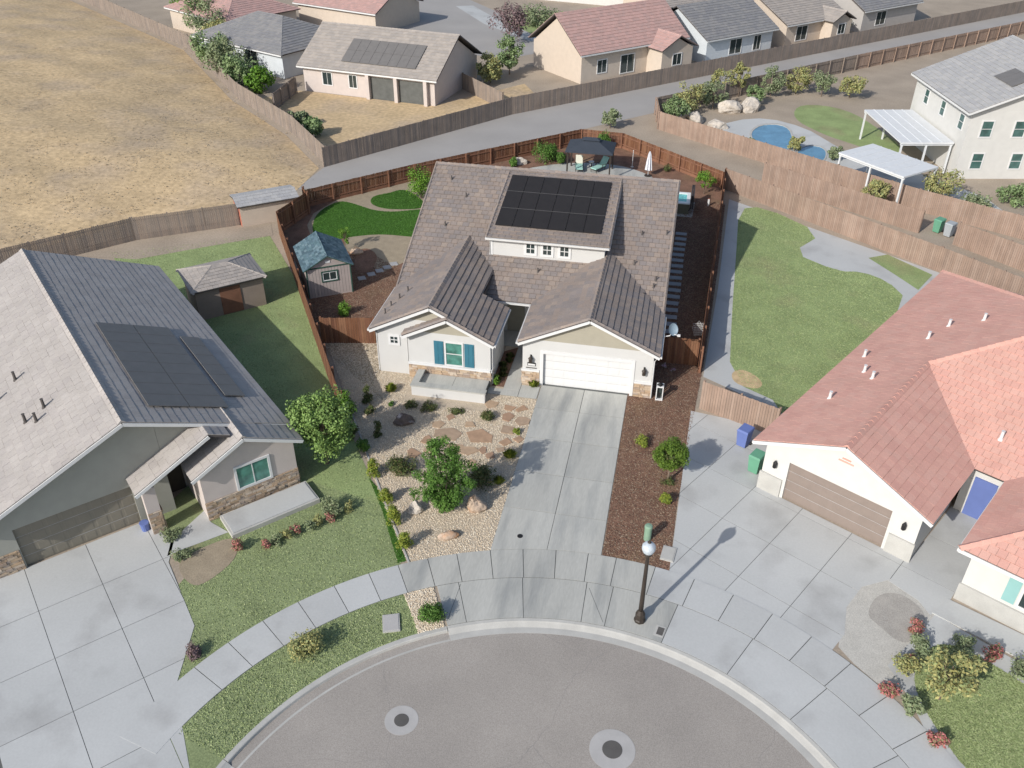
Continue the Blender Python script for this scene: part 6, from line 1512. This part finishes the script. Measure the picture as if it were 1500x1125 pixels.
pz = lambda y: 2.8 + .53 * (y + .5)
roof_array(h1, (4.6, .6, pz(.6)), (1, 0, 0), (0, 1, .53), (0, -.53, 1), 8, 2, 1.12, 1.8, 'solar_far')
h0 = far_house('charcoal roofed pale blue house behind the hillside trees', (-54.2, 62.6), -25, 15.5, 11.0, 'wall_blue', 'tile_dark', 2.8, .42, 'hip', 'hip', wins=((4, 1.6, 1.2, 1.2), (10, 1.5, 2.2, 1.8)))
far_house('faded red roofed tan house with a tall left gable across the road', (-6.2, 61.2), 45, 15.5, 9.5, 'wall_tan', 'tile_pink', 3.3, .68, wings=((9.8, 14.6, -2.6, 3.0),), wins=((3, 1.6, 1.3, 1.4), (6.8, 1.4, 2.0, 2.0)))
far_house('charcoal roofed house with pale walls beyond the faded red house', (7.6, 73.2), 45, 11.5, 11, 'wall_blue', 'tile_dark', 2.9, .5, wins=((5, 1.5, 2, 1.7), (8.8, 1.5, 1.2, 1.7)))
far_house('mid grey roofed tan house near the top of the service road', (17.6, 83.8), 45, 11.0, 11, 'wall_tan', 'tile_tan', 2.9, .45, wings=((6.8, 10.6, -1.8, 2.8),), wins=((3, 1.5, 2, 1.7),))
far_house('dark roofed house at the far end of the service road', (28.5, 95.0), 45, 12.0, 11, 'wall_grey', 'tile_dark', 2.9, .5, wins=((4, 1.5, 2, 1.7),))
far_house('pinkish roofed house with blue solar panels beyond the hillside trees', (-66, 77), -30, 14.0, 11, 'wall_tan', 'tile_pink', 2.8, .42, 'hip', 'hip')
far_house('pinkish brown roofed house behind the charcoal roofed pale blue house', (-50, 84), -20, 14.0, 10, 'wall_tan', 'tile_pink', 2.8, .45)
far_house('pale walled house across the far street', (-20, 108), -12, 16, 10, 'wall_cream', 'tile_dark', 2.8, .45)
far_house('dark roofed house beyond the faded red house', (2, 92), 45, 12, 10, 'wall_tan', 'tile_tan', 2.8, .45)
# their ground: straw yards, far street
sheet('straw_yard', [(-25, 30.6), (-31.4, 38.2), (-36.5, 43.5), (-40.5, 47), (-36.6, 52), (-20.5, 49.6), (-12.5, 60), (-9, 53), (-11.8, 48.8)], .012, 'drygrass')
sheet('red_house_patio', [(-11, 50.2), (-6.5, 60.6), (12, 78), (15, 77), (5, 66.4)], .012, 'concrete_pale')
sheet('far_street', [(-60, 101), (-45, 93), (-36, 81), (-28, 74), (-17, 70), (-12, 76), (-16, 84), (-22, 95), (-40, 118), (-60, 130)], .012, 'road')
sheet('far_sidewalk', [(-31, 100), (-24, 89), (-15.5, 80), (-13.8, 81), (-21.5, 90.5), (-28.5, 101)], .020, 'concrete_pale')
sheet('far_driveway', [(-41, 76), (-36, 79), (-44, 92), (-50, 89)], .020, 'concrete_pale')
sheet('far_front_lawn', [(-21.4, 91), (-13.7, 81.4), (-9, 86), (-15, 97)], .024, 'lawn')
fence((-36.6, 51), (-36.2, 44.2), 'dark fence at the left of the straw yard', 'fence_grey', 'fence_grey', kick=False, side=1)
fence((-19.0, 56.5), (-13.0, 50.0), 'dark fence between the tan house and the faded red house', 'fence_grey', 'fence_grey', kick=False, side=1)
TL = [((-60.5, 75), 5.5, 2.6, 'leaf_pale', 'tall pale green tree at the upper hill fence'), ((-56.5, 70), 5.0, 2.4, 'leaf_sage', 'sage tree along the upper hill fence'), ((-53.2, 66), 4.0, 2.0, 'leaf_gold', 'golden tree at the gable of the charcoal roofed house'), ((-50.5, 58.5), 4.6, 2.2, 'leaf_pale', 'pale tree before the pale blue house'), ((-46.5, 55.0), 4.4, 2.3, 'leaf_sage', 'round sage tree before the pale blue house porch'), ((-43.5, 51.8), 3.4, 2.0, 'leaf_pale', 'pale spreading tree at the hill fence'), ((-40.5, 50.5), 2.4, 1.6, 'leaf_lime', 'bright low bush by the dark straw yard fence'), ((-64, 79), 5.0, 2.4, 'leaf_lime', 'lime green tree at the top of the hill fence'), ((-29.2, 37.6), 1.7, 1.1, 'leaf_pale', 'pale bush in the straw yard corner by the hill'), ((-31.6, 40.2), 1.6, 1.0, 'leaf_sage', 'sage bush along the straw yard hill fence'), ((-16.4, 59.4), 3.4, 1.5, 'leaf_gold', 'golden tree beside the tan solar roofed house'), ((-15.0, 63.5), 4.6, 1.5, 'leaf_pale', 'pale tree beside the tall tan gable'), ((-18.2, 79), 4.8, 2.4, 'leaf_plum', 'plum leaved tree by the far street'), ((-16, 90), 2.2, 3.0, 'leaf_sage', 'broad sage hedge across the far street'), ((24.5, 92.5), 3.4, 2.2, 'leaf_pale', 'pale tree at the end of the service road houses'), ((32, 103), 3.6, 2.4, 'leaf_lime', 'lime tree at the far end of the service road'), ((-70, 90), 5.5, 3, 'leaf_pale', 'large pale tree beyond the upper hill'), ((-33, 69), 3, 1.8, 'leaf_sage', 'sage tree behind the tan solar roofed house')]
for c, h1_, r1, m_, l_ in TL: tree('tree', l_, c, h1_, r1, m_, clumps=34, per=45, size=.22, trunk=.09, crown_bottom=.1)

# manholes in the street
for c, r_, l_ in (((-1.41, -22.49), .62, 'manhole with pale concrete collar, the smaller of two in the street'), ((6.30, -22.12), .82, 'manhole with pale concrete collar, the larger of two in the street')):
    t = thing('manhole', l_, 'manhole', (*c, -.11)); mb = MB(); mb.lathe([(r_, -.005), (r_, .004), (r_ - .01, .005)], n=36); mb.build('collar', 'collar', t)
    mb = MB(); mb.lathe([(r_ * .44, .004), (r_ * .44, .010), (r_ * .42, .012)], n=28); mb.build('cover', 'iron', t)
